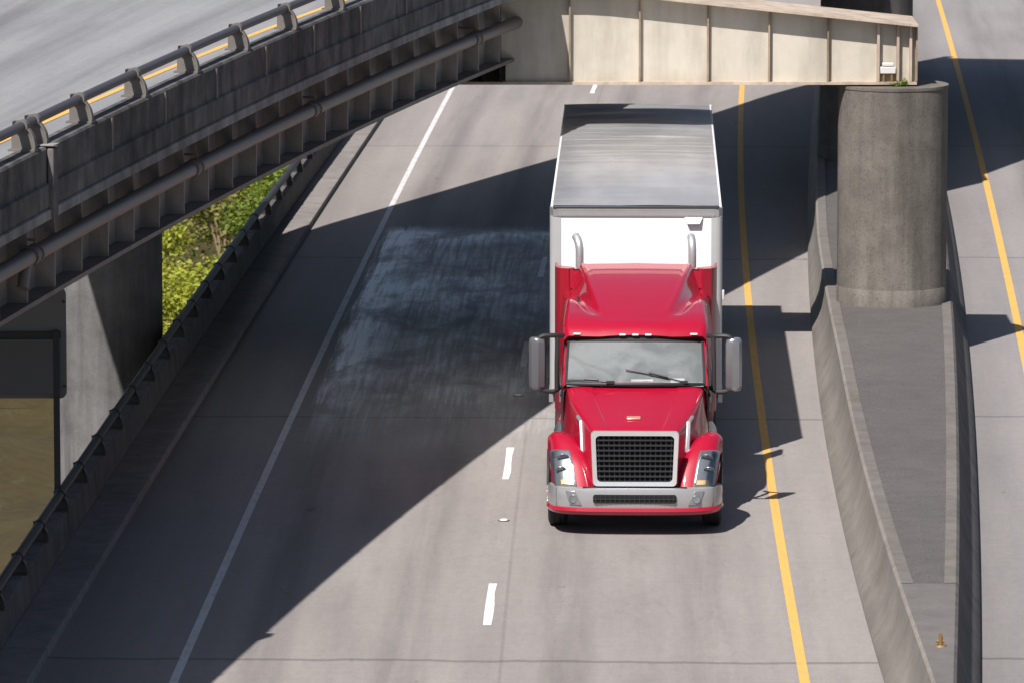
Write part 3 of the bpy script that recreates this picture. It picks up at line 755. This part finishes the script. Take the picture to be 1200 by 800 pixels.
# bumper
plan = catmull([(0, 0), (.35, .005), (.7, .03), (.98, .10), (1.14, .22), (1.215, .42), (1.24, .62)], 5)
full = [(-x, y) for x, y in plan[::-1]]+[(x, y) for x, y in plan[1:]]
def wrap(prof, name, mat, parent=None, lo=-9, hi=9):
    m = MB(); rings = []
    for i, (x, y) in enumerate(full):
        if not lo <= x <= hi: continue
        t = Vector(full[min(i+1, len(full)-1)])-Vector(full[max(i-1, 0)]); n = Vector((t.y, -t.x)).normalized()
        rings.append([(x+n.x*d, y+n.y*d, z) for d, z in prof])
    m.loft(rings, False, False)
    return part(m, name, mat, parent, smooth=True, angle=45)
bp = wrap([(-.14, .70), (-.03, .705), (.0, .69), (.015, .64), (.02, .5), (.01, .42), (-.02, .40)], 'bumper', M['silver'])
wrap([(-.02, .425), (.03, .415), (.045, .37), (.02, .325), (-.06, .30), (-.2, .30)], 'valance', M['red'], bp)
for s in (-1, 1):
    m = MB(); rings = []
    for i, (x, y) in enumerate(full):
        if s*x < 1.1: continue
        t = Vector(full[min(i+1, len(full)-1)])-Vector(full[max(i-1, 0)]); n = Vector((t.y, -t.x)).normalized()
        rings.append([(x+n.x*d, y+n.y*d, z) for d, z in [(.018, .70), (.027, .6), (.027, .46), (.02, .415)]])
    m.loft(rings); part(m, 'corner_panel', M['red'] if False else M['silver'], bp, smooth=True)
m = MB(); m.prism(rrect(-.60, .60, .49, .615, .035, -.028), (0, .06, 0)); part(m, 'air_slot', M['void'], bp)
m = MB()
for i in range(17): m.box((-.56+1.12*i/16, -.032, .552), (.012, .02, .10))
m.box((0, -.034, .552), (1.17, .02, .014)); part(m, 'slot_bars', M['mesh'], bp)
for s in (-1, 1):
    P = [(s*.765, .455), (s*.94, .455), (s*1.0, .66), (s*.86, .66)]
    def by(x): return float(np.interp(abs(x), plan[:, 0], plan[:, 1]))
    m = MB(); m.prism([(x, by(x)-.034, z) for x, z in P], (0, .06, 0)); fg = part(m, 'fog_light', M['lamp_dark'], bp, bevel=.008)
    m = MB(); c = (s*.885, by(.885)-.04, .545); m.revolve([(-.002, 0), (.0, .03), (-.008, .055), (.01, .065)], c, 'Y', 16); part(m, 'lens', M['reflector'], fg, smooth=True)
m = MB(); m.box((0, .16, .69), (1.5, .22, .03)); part(m, 'nose_gap', M['void'], bp)
m = MB(); m.box((0, .55, .45), (2.0, .7, .3)); part(m, 'radiator_support', M['void'])

# cab sides: door + sleeper, flaring outwards to the rear
hw = cv([1.85,2.3,2.7,3.4,4.3,5.1,5.6], [1.045,1.06,1.07,1.085,1.11,1.15,1.19])
zr = cv([1.85,2.1,2.45,2.7,3.1,3.8,4.6,5.6], [1.93,2.12,2.36,2.56,2.72,2.83,2.80,2.78])
cab = MB()
for s in (-1, 1):
    rings = []
    for y in np.linspace(1.85, 5.6, 34):
        b = hw(y); zt = zr(y); tum = .055
        P = [(b-.01, .80), (b+.008, 1.0), (b+.01, 1.4), (b, 1.8), (b-tum*.4, lin(1.8, zt, .5)), (b-tum, zt)]
        rings.append([(s*p[0], y, p[1]) for p in catmull(P, 3)])
    cab.loft(rings)
# back wall, floor, cowl
cab.add([(-1.2, 5.58, .8), (1.2, 5.58, .8), (1.15, 5.58, 3.08), (-1.15, 5.58, 3.08)], [(0, 1, 2, 3)])
cab.add([(-1.06, 1.86, .8), (1.06, 1.86, .8), (1.2, 5.58, .8), (-1.2, 5.58, .8)], [(0, 1, 2, 3)])
cb = part(cab, 'cab', M['red'], smooth=True, angle=50)
m = MB(); m.loft([[(x, lin(1.72, 1.90, (abs(x)/1.04)**2)-.06, 1.955-.02*(abs(x)/1.04)**2), (x, lin(1.72, 1.90, (abs(x)/1.04)**2)+.04, 1.965-.02*(abs(x)/1.04)**2)] for x in np.linspace(-1.04, 1.04, 21)]); part(m, 'cowl', M['black'], cb, smooth=True)
m = MB(); m.add([(-1.05, 1.86, .8), (1.05, 1.86, .8), (1.05, 1.93, 1.93), (-1.05, 1.93, 1.93)], [(0, 1, 2, 3)]); part(m, 'firewall', M['void'], cb)
for s in (-1, 1):
    P = [(2.2, 1.80), (3.25, 1.80), (3.25, 2.52), (2.72, 2.50), (2.2, 2.12)]
    m = MB(); m.prism([(s*(hw(y)+.004-.055*max(0, (z-1.8)/(zr(y)-1.8))*.9), y, z) for y, z in P], (s*.012, 0, 0)); part(m, 'side_window', M['side_glass'], cb)
    m = MB(); m.box((s*(hw(3.1)+.025), 3.1, 1.62), (.03, .2, .05)); part(m, 'door_handle', M['black'], cb, bevel=.008)
    m = MB()
    for yy in (2.08, 3.36): m.tube([(s*(hw(yy)+.011), yy, .9), (s*(hw(yy)+.012), yy, 1.8)], .006, 6)
    part(m, 'door_seam', M['black'], cb)

# windscreen
def wsp(a, t):
    x = a*lin(1.015, .985, t); q = (abs(a))**2.2
    return (x, lin(lin(1.70, 1.90, q), lin(2.46, 2.66, q), t), lin(lin(1.975, 1.95, q), lin(2.56, 2.53, q), t)+.02*math.sin(math.pi*t))
m = MB(); m.loft([[wsp(a, t) for a in np.linspace(-1, 1, 25)] for t in np.linspace(0, 1, 9)]); wd = part(m, 'windshield', M['glass'], smooth=True)
edge = [wsp(a, 0) for a in np.linspace(-1, 1, 25)]+[wsp(1, t) for t in np.linspace(0, 1, 9)[1:]]+[wsp(a, 1) for a in np.linspace(1, -1, 25)[1:]]+[wsp(-1, t) for t in np.linspace(1, 0, 9)[1:]]
part(MB().tube(edge, .022, 8, False), 'gasket', M['black'], wd, smooth=True)
for s in (-1, 1):
    m = MB(); rings = []
    for t in np.linspace(-.05, 1.05, 8):
        p = Vector(wsp(s, t)); rings.append([tuple(p+Vector((s*.012, -.005, 0))), tuple(p+Vector((s*.035, .0, .005))), tuple(p+Vector((s*.058, .05, 0))), tuple(p+Vector((s*.058, .16, -.02))), tuple(p+Vector((s*.01, .12, -.02)))])
    m.loft(rings, True, True); part(m, 'pillar', M['red'], cb, smooth=True)
m = MB(); m.loft([[tuple(Vector(wsp(a, t))+Vector((0, -.006, .004))) for a in np.linspace(-.985, .985, 25)] for t in np.linspace(.885, .985, 4)]); part(m, 'visor_shade', M['black'], wd, smooth=True)  # black strip paints the roof visor's shadow along the top of the glass
# wipers
for x0, z0, x1, t1 in ((.70, .02, -.14, .26), (-.36, .015, -.98, .05)):
    a = Vector(wsp(x0, z0)); b = Vector(wsp(x1, t1)); o_ = Vector((0, -.035, .03))
    m = MB(); m.tube([a+o_*.6, (a+b)/2+o_*1.3, b+o_*.8], .012, 6)
    c = a.lerp(b, .22); d = a.lerp(b, 1.0); m.box(tuple(a+o_*.6), (.12, .05, .035)); m.tube([a.lerp(b, .28)+o_*1.6, a.lerp(b, .6)+o_*1.8], .017, 6)
    part(m, 'wiper', M['black'], wd)
# interior
m = MB(); m.loft([[(-1.0, y, z), (1.0, y, z)] for y, z in ((1.78, 1.93), (2.1, 1.95), (2.35, 1.90), (2.4, 1.6), (2.4, .9))]); part(m, 'dashboard', M['dash'], smooth=True)
m = MB(); m.box((.10, 2.0, 1.975), (.32, .16, .03)); m.box((.62, 2.02, 1.98), (.2, .14, .05)); part(m, 'papers', M['paper'])
for s in (-.55, .55):
    m = MB(); m.box((s, 3.05, 1.35), (.55, .5, .16)); m.box((s, 3.32, 1.78), (.52, .16, .8)); m.box((s, 3.30, 2.28), (.3, .12, .2)); part(m, 'seat', M['seat'], bevel=.05)
m = MB(); n = 28; c = Vector((.55, 2.52, 1.87)); mt = Matrix.Rotation(R(-55), 3, 'X')
m.tube([tuple(c+mt @ Vector((.22*math.cos(2*math.pi*k/n), .22*math.sin(2*math.pi*k/n), 0))) for k in range(n+1)], .016, 8, False)
m.tube([tuple(c+mt @ Vector((-.2, 0, 0))), tuple(c+mt @ Vector((.2, 0, 0)))], .02, 6); part(m, 'steering_wheel', M['black'], smooth=True)
m = MB(); m.loft([[(x, 3.75+.05*math.sin(x*16), z) for x in np.linspace(-1.05, 1.05, 70)] for z in (1.0, 2.7)]); part(m, 'curtain', M['curtain'], smooth=True)
m = MB(); m.add([(-1.0, 2.62, 2.545), (1.0, 2.62, 2.545), (1.05, 5.4, 2.62), (-1.05, 5.4, 2.62)], [(0, 1, 2, 3)]); part(m, 'headliner', M['seat'])

# roof fairing: raised centre panel between two scooped channels
zs = cv([2.40,2.48,2.62,2.8,3.1,3.8,4.6,5.45], [2.57,2.66,2.735,2.79,2.85,2.925,2.90,2.86])
zm = cv([2.40,2.48,2.62,2.8,3.1,3.8,4.6,5.45], [2.585,2.675,2.745,2.79,2.865,3.02,3.165,3.265])
wc = cv([2.40,2.9,3.2,3.8,4.6,5.45], [.36,.46,.53,.64,.75,.84])
wo = cv([2.40,2.55,2.8,3.8,4.6,5.45], [1.05,1.07,1.075,1.06,1.07,1.10])
dep = cv([2.40,2.85,3.1,3.8,4.6,5.45], [0,0,.03,.06,.07,.07])
def sm(a, b, x): t = min(1, max(0, (x-a)/(b-a))); return t*t*(3-2*t)
m = MB(); rings = []
for y in np.concatenate([np.linspace(2.40, 2.9, 12), np.linspace(2.98, 5.45, 30)]):
    ring = []; A = wo(y); c = wc(y); d = dep(y)
    for a in np.linspace(-1, 1, 75):
        x = a*A; q = abs(x)
        zz = lin(zm(y), zs(y), sm(c-.02, c+.20, q)) + .012*(1-(min(q, c)/c)**2)
        zz += .012*math.exp(-((q-c+.03)/.035)**2)*sm(2.85, 3.3, y)
        ch = sm(c, c+.07, q)*(1-sm(c+.12, min(c+.30, A-.04), q)); zz -= d*ch
        rd = max(0, (q-(A-.09))/.09); zz -= .075*rd**2.2
        yy = y+(.14*(q/A)**3 if y < 3.3 else .14*(q/A)**3*max(0, 1-(y-3.3)/1.2))
        ring.append((x, yy, zz))
    ring = [(ring[0][0]+.005, ring[0][1], ring[0][2]-.10)]+ring+[(ring[-1][0]-.005, ring[-1][1], ring[-1][2]-.10)]
    rings.append(ring)
rings.insert(0, [(p[0]*.97, p[1]+.10, p[2]-.045 if 0 < i < len(rings[0])-1 else p[2]+.02) for i, p in enumerate(rings[0])])
m.loft(rings); rf = part(m, 'roof_fairing', M['red'], smooth=True, angle=60)
for x in (-.86, -.19, .0, .19, .86):
    q = abs(x)/1.06; m = MB(); m.box((x, 2.405+.14*q**3, 2.60), (.11 if abs(x) > .5 else .095, .05, .028)); part(m, 'marker_light', M['marker'], rf, bevel=.008)
m = MB(); m.tube([(-.86, 3.6, 2.93), (-.86, 3.62, 3.0)], .02, 8); part(m, 'antenna_stub', M['black'], rf)

# side extenders at the rear of the sleeper
for s in (-1, 1):
    m = MB(); rings = []
    for z in np.linspace(1.0, 3.2, 12):
        k = sm(2.9, 3.2, z)*.0
        rings.append([(s*.93, 5.50, z), (s*1.02, 5.42+k, z), (s*1.15, 5.47, z), (s*1.215, 5.6, z), (s*1.235, 5.85, z), (s*1.24, 6.15, z), (s*1.20, 6.15, z), (s*1.19, 5.8, z), (s*.95, 5.62, z)])
    m.loft(rings, True, True); part(m, 'side_extender', M['red_dark'], smooth=True)
m = MB(); m.loft([[(-1.0, 5.44, z), (0, 5.44, z+.02), (1.0, 5.44, z)] for z in (2.9, 3.19)]); m.loft([[(-.96, y, 3.19), (-.5, y, 3.245), (0, y, 3.265), (.5, y, 3.245), (.96, y, 3.19)] for y in (5.42, 5.62)]); part(m, 'roof_lip', M['red'], rf)

# exhaust stacks
for s, bend in ((-1, -.06), (1, -.02)):
    x = s*.86
    path = [(x, 6.0, 1.0), (x, 6.0, 2.4), (x, 6.0, 3.3), (x, 6.0, 3.42), (x+bend*.2, 6.02, 3.50), (x+bend*.55, 6.07, 3.565), (x+bend, 6.15, 3.60)]
    st = part(MB().tube(path, .062, 16), 'exhaust_stack', M['stack'], smooth=True)
    part(MB().tube([(x, 6.0, 1.4), (x, 6.0, 3.0)], .085, 16), 'heat_shield', M['alu'], st, smooth=True)

# mirrors
for s in (-1, 1):
    m = MB(); loop = catmull([(s*1.07, 2.46, 2.58), (s*1.16, 2.30, 2.60), (s*1.36, 2.24, 2.60), (s*1.45, 2.25, 2.53)], 4)
    m.tube([tuple(p) for p in loop], .036, 10)
    loop = catmull([(s*1.10, 2.34, 1.84), (s*1.2, 2.28, 1.78), (s*1.36, 2.25, 1.80), (s*1.42, 2.26, 1.88)], 4); m.tube([tuple(p) for p in loop], .034, 10)
    m.tube([(s*1.145, 2.30, 2.58), (s*1.155, 2.27, 2.2), (s*1.155, 2.27, 1.80)], .034, 10)
    ar = part(m, 'mirror', M['black'], smooth=True)
    rings = []
    for z, k in ((1.80, .80), (1.82, .95), (1.87, 1), (2.2, 1.03), (2.50, 1), (2.555, .92), (2.575, .75)):
        c = (s*1.445, 2.29); pr = [(-.10*k, .05), (-.125*k, -.0), (-.11*k, -.07*k), (-.02, -.115*k), (.08*k, -.085*k), (.12*k, -.01), (.105*k, .05)]
        rings.append([(c[0]+s*px_, c[1]+py_, z) for px_, py_ in pr])
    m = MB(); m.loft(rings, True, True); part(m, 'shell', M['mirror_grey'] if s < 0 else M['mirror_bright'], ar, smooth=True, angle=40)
    m = MB(); m.box((s*1.445, 2.345, 2.2), (.19, .012, .62)); part(m, 'mirror_glass', M['chrome'], ar)

# wheels
def wheel(x, y, r, w_, s, dual=False):
    m = MB()
    def tyre(cx):
        h = w_/2; m.revolve([(-h*.75, r*.56), (-h, r*.66), (-h, r*.86), (-h*.88, r*.96), (-h*.72, r), (-h*.35, r*1.0), (-h*.33, r*.985), (-h*.27, r*.985), (-h*.25, r), (h*.25, r), (h*.27, r*.985), (h*.33, r*.985), (h*.35, r), (h*.72, r), (h*.88, r*.96), (h, r*.86), (h, r*.66), (h*.75, r*.56)], (cx, y, r), 'X', 40)
    tyre(x)
    if dual: tyre(x-s*(w_+.04))
    wo_ = part(m, 'wheel', M['rubber'], smooth=True)
    m = MB(); h = w_/2
    m.revolve([(s*(-h*.5), r*.57), (s*h*.6, r*.58), (s*h*.72, r*.55), (s*h*.45, r*.50), (s*(h*.25 if not dual else -h*.3), r*.42), (s*(h*.3 if not dual else -h*.2), r*.26), (s*h*.75, r*.24), (s*h*1.05, r*.18), (s*h*1.1, 0)], (x, y, r), 'X', 32)
    for k in range(10):
        a = 2*math.pi*k/10; m.tube([(x+s*h*.2, y+.17*math.cos(a), r+.17*math.sin(a)), (x+s*h*(.62 if dual else 1.12), y+.17*math.cos(a), r+.17*math.sin(a))], .016, 6)
    part(m, 'rim', M['rim'], wo_, smooth=True)
    return wo_
def wheel_for(root, *a, **k):
    global tk; old = tk; tk = root; o = wheel(*a, **k); tk = old; return o
for s in (-1, 1):
    wheel(s*1.12, 1.12, .51, .28, s)
    for y in (6.35, 7.65): wheel(s*1.10, y, .51, .27, s, True)
# chassis, steps and tanks
m = MB()
for s in (-1, 1): m.box((s*.43, 4.3, .78), (.09, 7.8, .26))
m.box((0, 1.12, .52), (1.9, .14, .14)); m.box((0, 6.35, .52), (1.8, .2, .2)); m.box((0, 7.65, .52), (1.8, .2, .2)); m.box((0, 7.0, 1.05), (.9, 1.0, .12)); m.box((0, 2.6, .75), (.8, 2.6, .5))
part(m, 'chassis', M['frame'])
for s in (-1, 1):
    m = MB(); m.tube([(s*.93, 3.5, .68), (s*.93, 5.3, .68)], .32, 24); part(m, 'fuel_tank', M['rim'], smooth=True)
    m = MB(); m.box((s*1.15, 2.35, .52), (.22, .62, .05)); m.box((s*1.17, 2.35, .86), (.16, .62, .05)); m.box((s*1.05, 2.35, .66), (.04, .62, .5)); part(m, 'step', M['alu'], bevel=.01)
    m = MB(); m.loft([[(s*hw(y), y, .80), (s*(hw(y)+.02), y, .62), (s*(hw(y)-.0), y, .36)] for y in np.linspace(2.7, 5.5, 8)]); part(m, 'side_skirt', M['red'], smooth=True)

# ------------------------------------------------------------------ trailer
YT, LT, WT = 6.72, 16.15, 1.325
tr = thing('semi_trailer', 'long white box trailer with rippled aluminium roof hitched behind the crimson tractor', 'trailer', (TX-YAW*YT*0+.145, TY+YT, 0), YAW-.0005)
ZT, ZF = 3.985, 1.12
def tp(m, name, mat, parent=None, **k): return m.build(name, mat, parent or tr, world=False, **k)
m = MB(); m.box((0, -.005+.012, (ZF+3.84)/2), (2*WT-.30, .024, 3.84-ZF)); fp = tp(m, 'front_panel', M['white'])
m = MB()
for x in (-.78, -.39, .02, .40, .79): m.box((x, -.0065, 2.5), (.012, .006, 2.6))
tp(m, 'seam', M['white'], fp)
for s in (-1, 1):
    prof = [(s*(WT-.17), -.012), (s*(WT-.10), -.012), (s*(WT-.05), -.004), (s*(WT-.012), .03), (s*(WT+.004), .09), (s*(WT+.004), .2), (s*(WT-.02), .2), (s*(WT-.17), .03)]
    m = MB(); m.prism([(x, y, ZF) for x, y in prof], (0, 0, 3.845-ZF)); tp(m, 'corner_post', M['post'], smooth=True)
m = MB()
prof = [(-WT, .25), (-WT-.006, .09), (-(WT-.05), -.01), (-(WT-.12), -.022), (WT-.12, -.022), (WT-.05, -.01), (WT+.006, .09), (WT, .25), (WT-.1, .25), (-(WT-.1), .25)]
m.prism([(x, y, 3.845) for x, y in prof], (0, 0, .13)); tl = tp(m, 'top_band', M['alu'])
m = MB()
for i in range(44):
    for z in (3.87, 3.95): m.box((-1.2+2.4*i/43, -.024, z), (.016, .012, .016))
tp(m, 'rivets', M['alu'], tl)
for s in (-1, 1):
    m = MB(); m.box((s*(WT-.012), LT/2+.1, (ZF+3.85)/2), (.024, LT-.2, 3.85-ZF)); sp = tp(m, 'side_panel', M['white'])
    m = MB()
    for k in range(13): m.box((s*(WT+.002), 1.3+1.22*k, 2.5), (.012, .05, 2.6))
    tp(m, 'panel_seam', M['post'], sp)
    m = MB(); m.box((s*(WT-.03), LT/2+.12, 3.92), (.05, LT-.24, .135)); tp(m, 'top_rail', M['white'], bevel=.012)
    m = MB(); m.box((s*(WT-.02), LT/2, ZF-.06), (.07, LT-.1, .2)); tp(m, 'bottom_rail', M['alu'])
RIP = [(3.3,.0085,.15,.3,.37),(5.3,.0085,-.2,1.9,.61),(8.7,.0062,.3,4.1,.83),(13.1,.0032,-.5,2.2,1.1)]
m = MB(); rings = []
for y in np.linspace(.1, LT-.02, 260):
    ring = []
    for a in np.linspace(-1, 1, 21):
        x = a*(WT-.04)
        e = 1-a**8; wv = 0
        for (fq, am, kx, px_, md) in RIP: wv += am*math.sin(y*fq+px_+kx*x+.9*math.sin(x*1.7+y*md+px_))*(.55+.45*math.sin(y*md*1.3+x*.9+px_*2))
        ring.append((x, y, 3.988+.02*(1-a*a)+e*wv))
    rings.append(ring)
m.loft(rings); tp(m, 'roof', M['roof'], smooth=True, angle=80)
m = MB(); m.box((0, .05, 3.985), (2*WT-.1, .16, .035)); tp(m, 'roof_edge', M['sign_frame'], bevel=.01)
m = MB(); m.box((0, LT-.02, (ZF+ZT)/2), (2*WT, .05, ZT-ZF)); tp(m, 'rear_door', M['white'])
m = MB(); m.box((0, LT/2, ZF-.03), (2*WT-.1, LT-.1, .12)); tp(m, 'floor', M['frame'])
# vent hood on the front panel
m = MB(); m.loft([[(.74, -.03, 3.84), (.79, -.085, 3.735), (.98, -.085, 3.735), (1.03, -.03, 3.84)], [(.74, .0, 3.835), (.79, .0, 3.71), (.98, .0, 3.71), (1.03, .0, 3.835)]], True, True); tp(m, 'vent_hood', M['post'], bevel=.008)
m = MB(); m.box((WT+.02, .1, 2.62), (.035, .10, .16)); tp(m, 'clearance_light', M['light_grey'], bevel=.01)
for s in (-1, 1):
    m = MB(); m.box((s*.75, 3.2, .75), (.14, .14, .72)); m.box((s*.75, 3.2, .33), (.3, .3, .05)); tp(m, 'landing_leg', M['frame'])
    for y in (12.9, 14.2): wheel_for(tr, s*1.10, y, .51, .27, s, True)
m = MB(); m.box((0, 13.55, .85), (1.0, 3.0, .25)); m.box((0, 12.9, .51), (1.9, .15, .15)); m.box((0, 14.2, .51), (1.9, .15, .15)); tp(m, 'bogie', M['frame'])

# ------------------------------------------------------------------ small things
for (y, x, lb_) in ((88.6, -.12, 'small raised pavement marker on the lane line between the two nearest white dashes'), (101.2, .10, 'small raised pavement marker at the edge of the shadow beside the left mirror')):
    s = thing('road_stud', lb_, 'pavement marker', (x, y, 0))
    m = MB(); m.revolve([(0.004, .0), (.004, .085), (.010, .085), (.012, .0)], (x, y, 0), 'Z', 14); m.build('pad', M['stud_base'], s)
    m = MB(); m.revolve([(.012, .065), (.022, .06), (.032, .035), (.035, 0)], (x, y, 0), 'Z', 14); m.build('dome', M['stud'], s, smooth=True)
s = thing('iron_stub', 'small rusty yellow iron stub standing on the near concrete end of the island', 'stub', (5.24, 73.9, .9))
m = MB(); x, y = 5.24, 73.9; m.revolve([(.0, .0), (.0, .075), (.02, .06), (.02, .028), (.13, .024), (.13, .0)], (x, y, .9), 'Z', 14); m.build('stem', M['brass'], s, smooth=True)
m = MB(); m.tube([(x-.055, y, .965), (x+.045, y, .965)], .017, 10); m.box((x, y, 1.045), (.04, .04, .035)); m.build('crosspiece', M['brass'], s)

def leaf_cloud(n, centers, radii, size, up=.3):
    m = MB(); V = []; F = []
    for i in range(n):
        k = random.randrange(len(centers)); c = np.array(centers[k]); r = np.array(radii[k])
        d = rng.normal(size=3); d /= np.linalg.norm(d); rr = rng.random()**.45
        p = c+d*r*rr
        a = rng.normal(size=3); a[2] = a[2]*.5; a /= np.linalg.norm(a)+1e-6
        b = np.cross(a, rng.normal(size=3)+np.array([0, 0, up])); b /= np.linalg.norm(b)+1e-6
        L = size*(.6+.8*rng.random()); W = L*(.38+.25*rng.random()); q = len(V)
        V += [tuple(p-a*L*.5), tuple(p+b*W*.5), tuple(p+a*L*.5), tuple(p-b*W*.5)]; F.append((q, q+1, q+2, q+3))
    m.add(V, F); return m
pl = thing('weed', 'small green weed growing on top of the round median column beside the beam end', 'plant', (6.72, 105.98, 4.70))
leaf_cloud(150, [(6.72, 105.98, 4.76), (6.62, 105.98, 4.74), (6.80, 105.98, 4.79)], [(.1, .06, .05), (.08, .05, .035), (.06, .05, .06)], .045).build('leaves', M['leaf_green'], pl)
m = MB(); m.tube([(6.72, 105.98, 4.70), (6.74, 105.98, 4.8)], .006, 5); m.build('stem', M['bark'], pl)

# shrubs down the bank: a few that stand out, the rest one mass of undergrowth
def shrub(x, y, z, h, r, leafmat, label, n=4200, name='shrub', size=.15):
    s = thing(name, label, 'shrub', (x, y, z)); C = []; Rr = []; tm = MB()
    for k in range(11):
        a = random.uniform(0, 6.28); q = random.uniform(.1, .85)*r; hz = random.uniform(.35, .95)*h
        c = (x+q*math.cos(a), y+q*math.sin(a), z+hz); C.append(c); e = random.uniform(.3, .5)*r; Rr.append((e, e, e*.75))
        tm.tube([(x+.05*math.cos(a), y+.05*math.sin(a), z), (x+.4*q*math.cos(a), y+.4*q*math.sin(a), z+hz*.55), c], [.06, .04, .012], 6)
    tm.build('stem', M['bark'], s, smooth=True)
    leaf_cloud(n, C, Rr, size).build('crown', leafmat, s)
    return s
shrub(-6.0, 168, -7.2, 4.6, 2.6, M['leaf_green'], 'dark green bush at the top of the bank, closest to the flyover girder')
shrub(-8.3, 176, -7.2, 4.2, 2.2, M['leaf_lime'], 'lime green bush on the bank just left of the dark green bush')
shrub(-9.6, 158, -7.2, 3.2, 1.9, M['leaf_lime'], 'yellowish thin-leaved bush in the middle of the bank right of the pale column')
shrub(-8.6, 150, -7.2, 3.0, 1.8, M['leaf_lime'], 'lime green bush low on the bank against the barrier rail')
for mat, cnt, nm in (('leaf_lime', 84, 0), ('leaf_green', 28, 1), ('leaf_dry', 7, 2)):
    C = []; Rr = []
    for k in range(cnt):
        x, y = random.uniform(-17, -5), random.uniform(150, 235)
        for j in range(4):
            e = random.uniform(.6, 1.25); C.append((x+random.uniform(-1.2, 1.2), y+random.uniform(-1.5, 1.5), -7.0+random.uniform(.3, 2.0))); Rr.append((e, e*1.1, e*.7))
    m = leaf_cloud(cnt*900, C, Rr, .165)
    tag(m.build('undergrowth', M[mat]), ('lime green', 'darker green', 'olive brown')[nm]+' undergrowth spread over the bank left of the road', 'undergrowth', kind='stuff')
tw = MB()
for k in range(60):
    x, y = random.uniform(-16, -5.5), random.uniform(150, 225); z = -7+random.uniform(.2, 2.2); a = random.uniform(0, 6.28); L = random.uniform(.6, 1.8)
    tw.tube([(x, y, z), (x+.5*L*math.cos(a), y+.5*L*math.sin(a), z+random.uniform(.1, .5)), (x+L*math.cos(a), y+L*math.sin(a), z+random.uniform(.3, 1.1))], [.022, .016, .007], 5)
tag(tw.build('undergrowth', M['bark']), 'tangle of pale bare twigs among the bushes on the bank', 'undergrowth', kind='stuff')
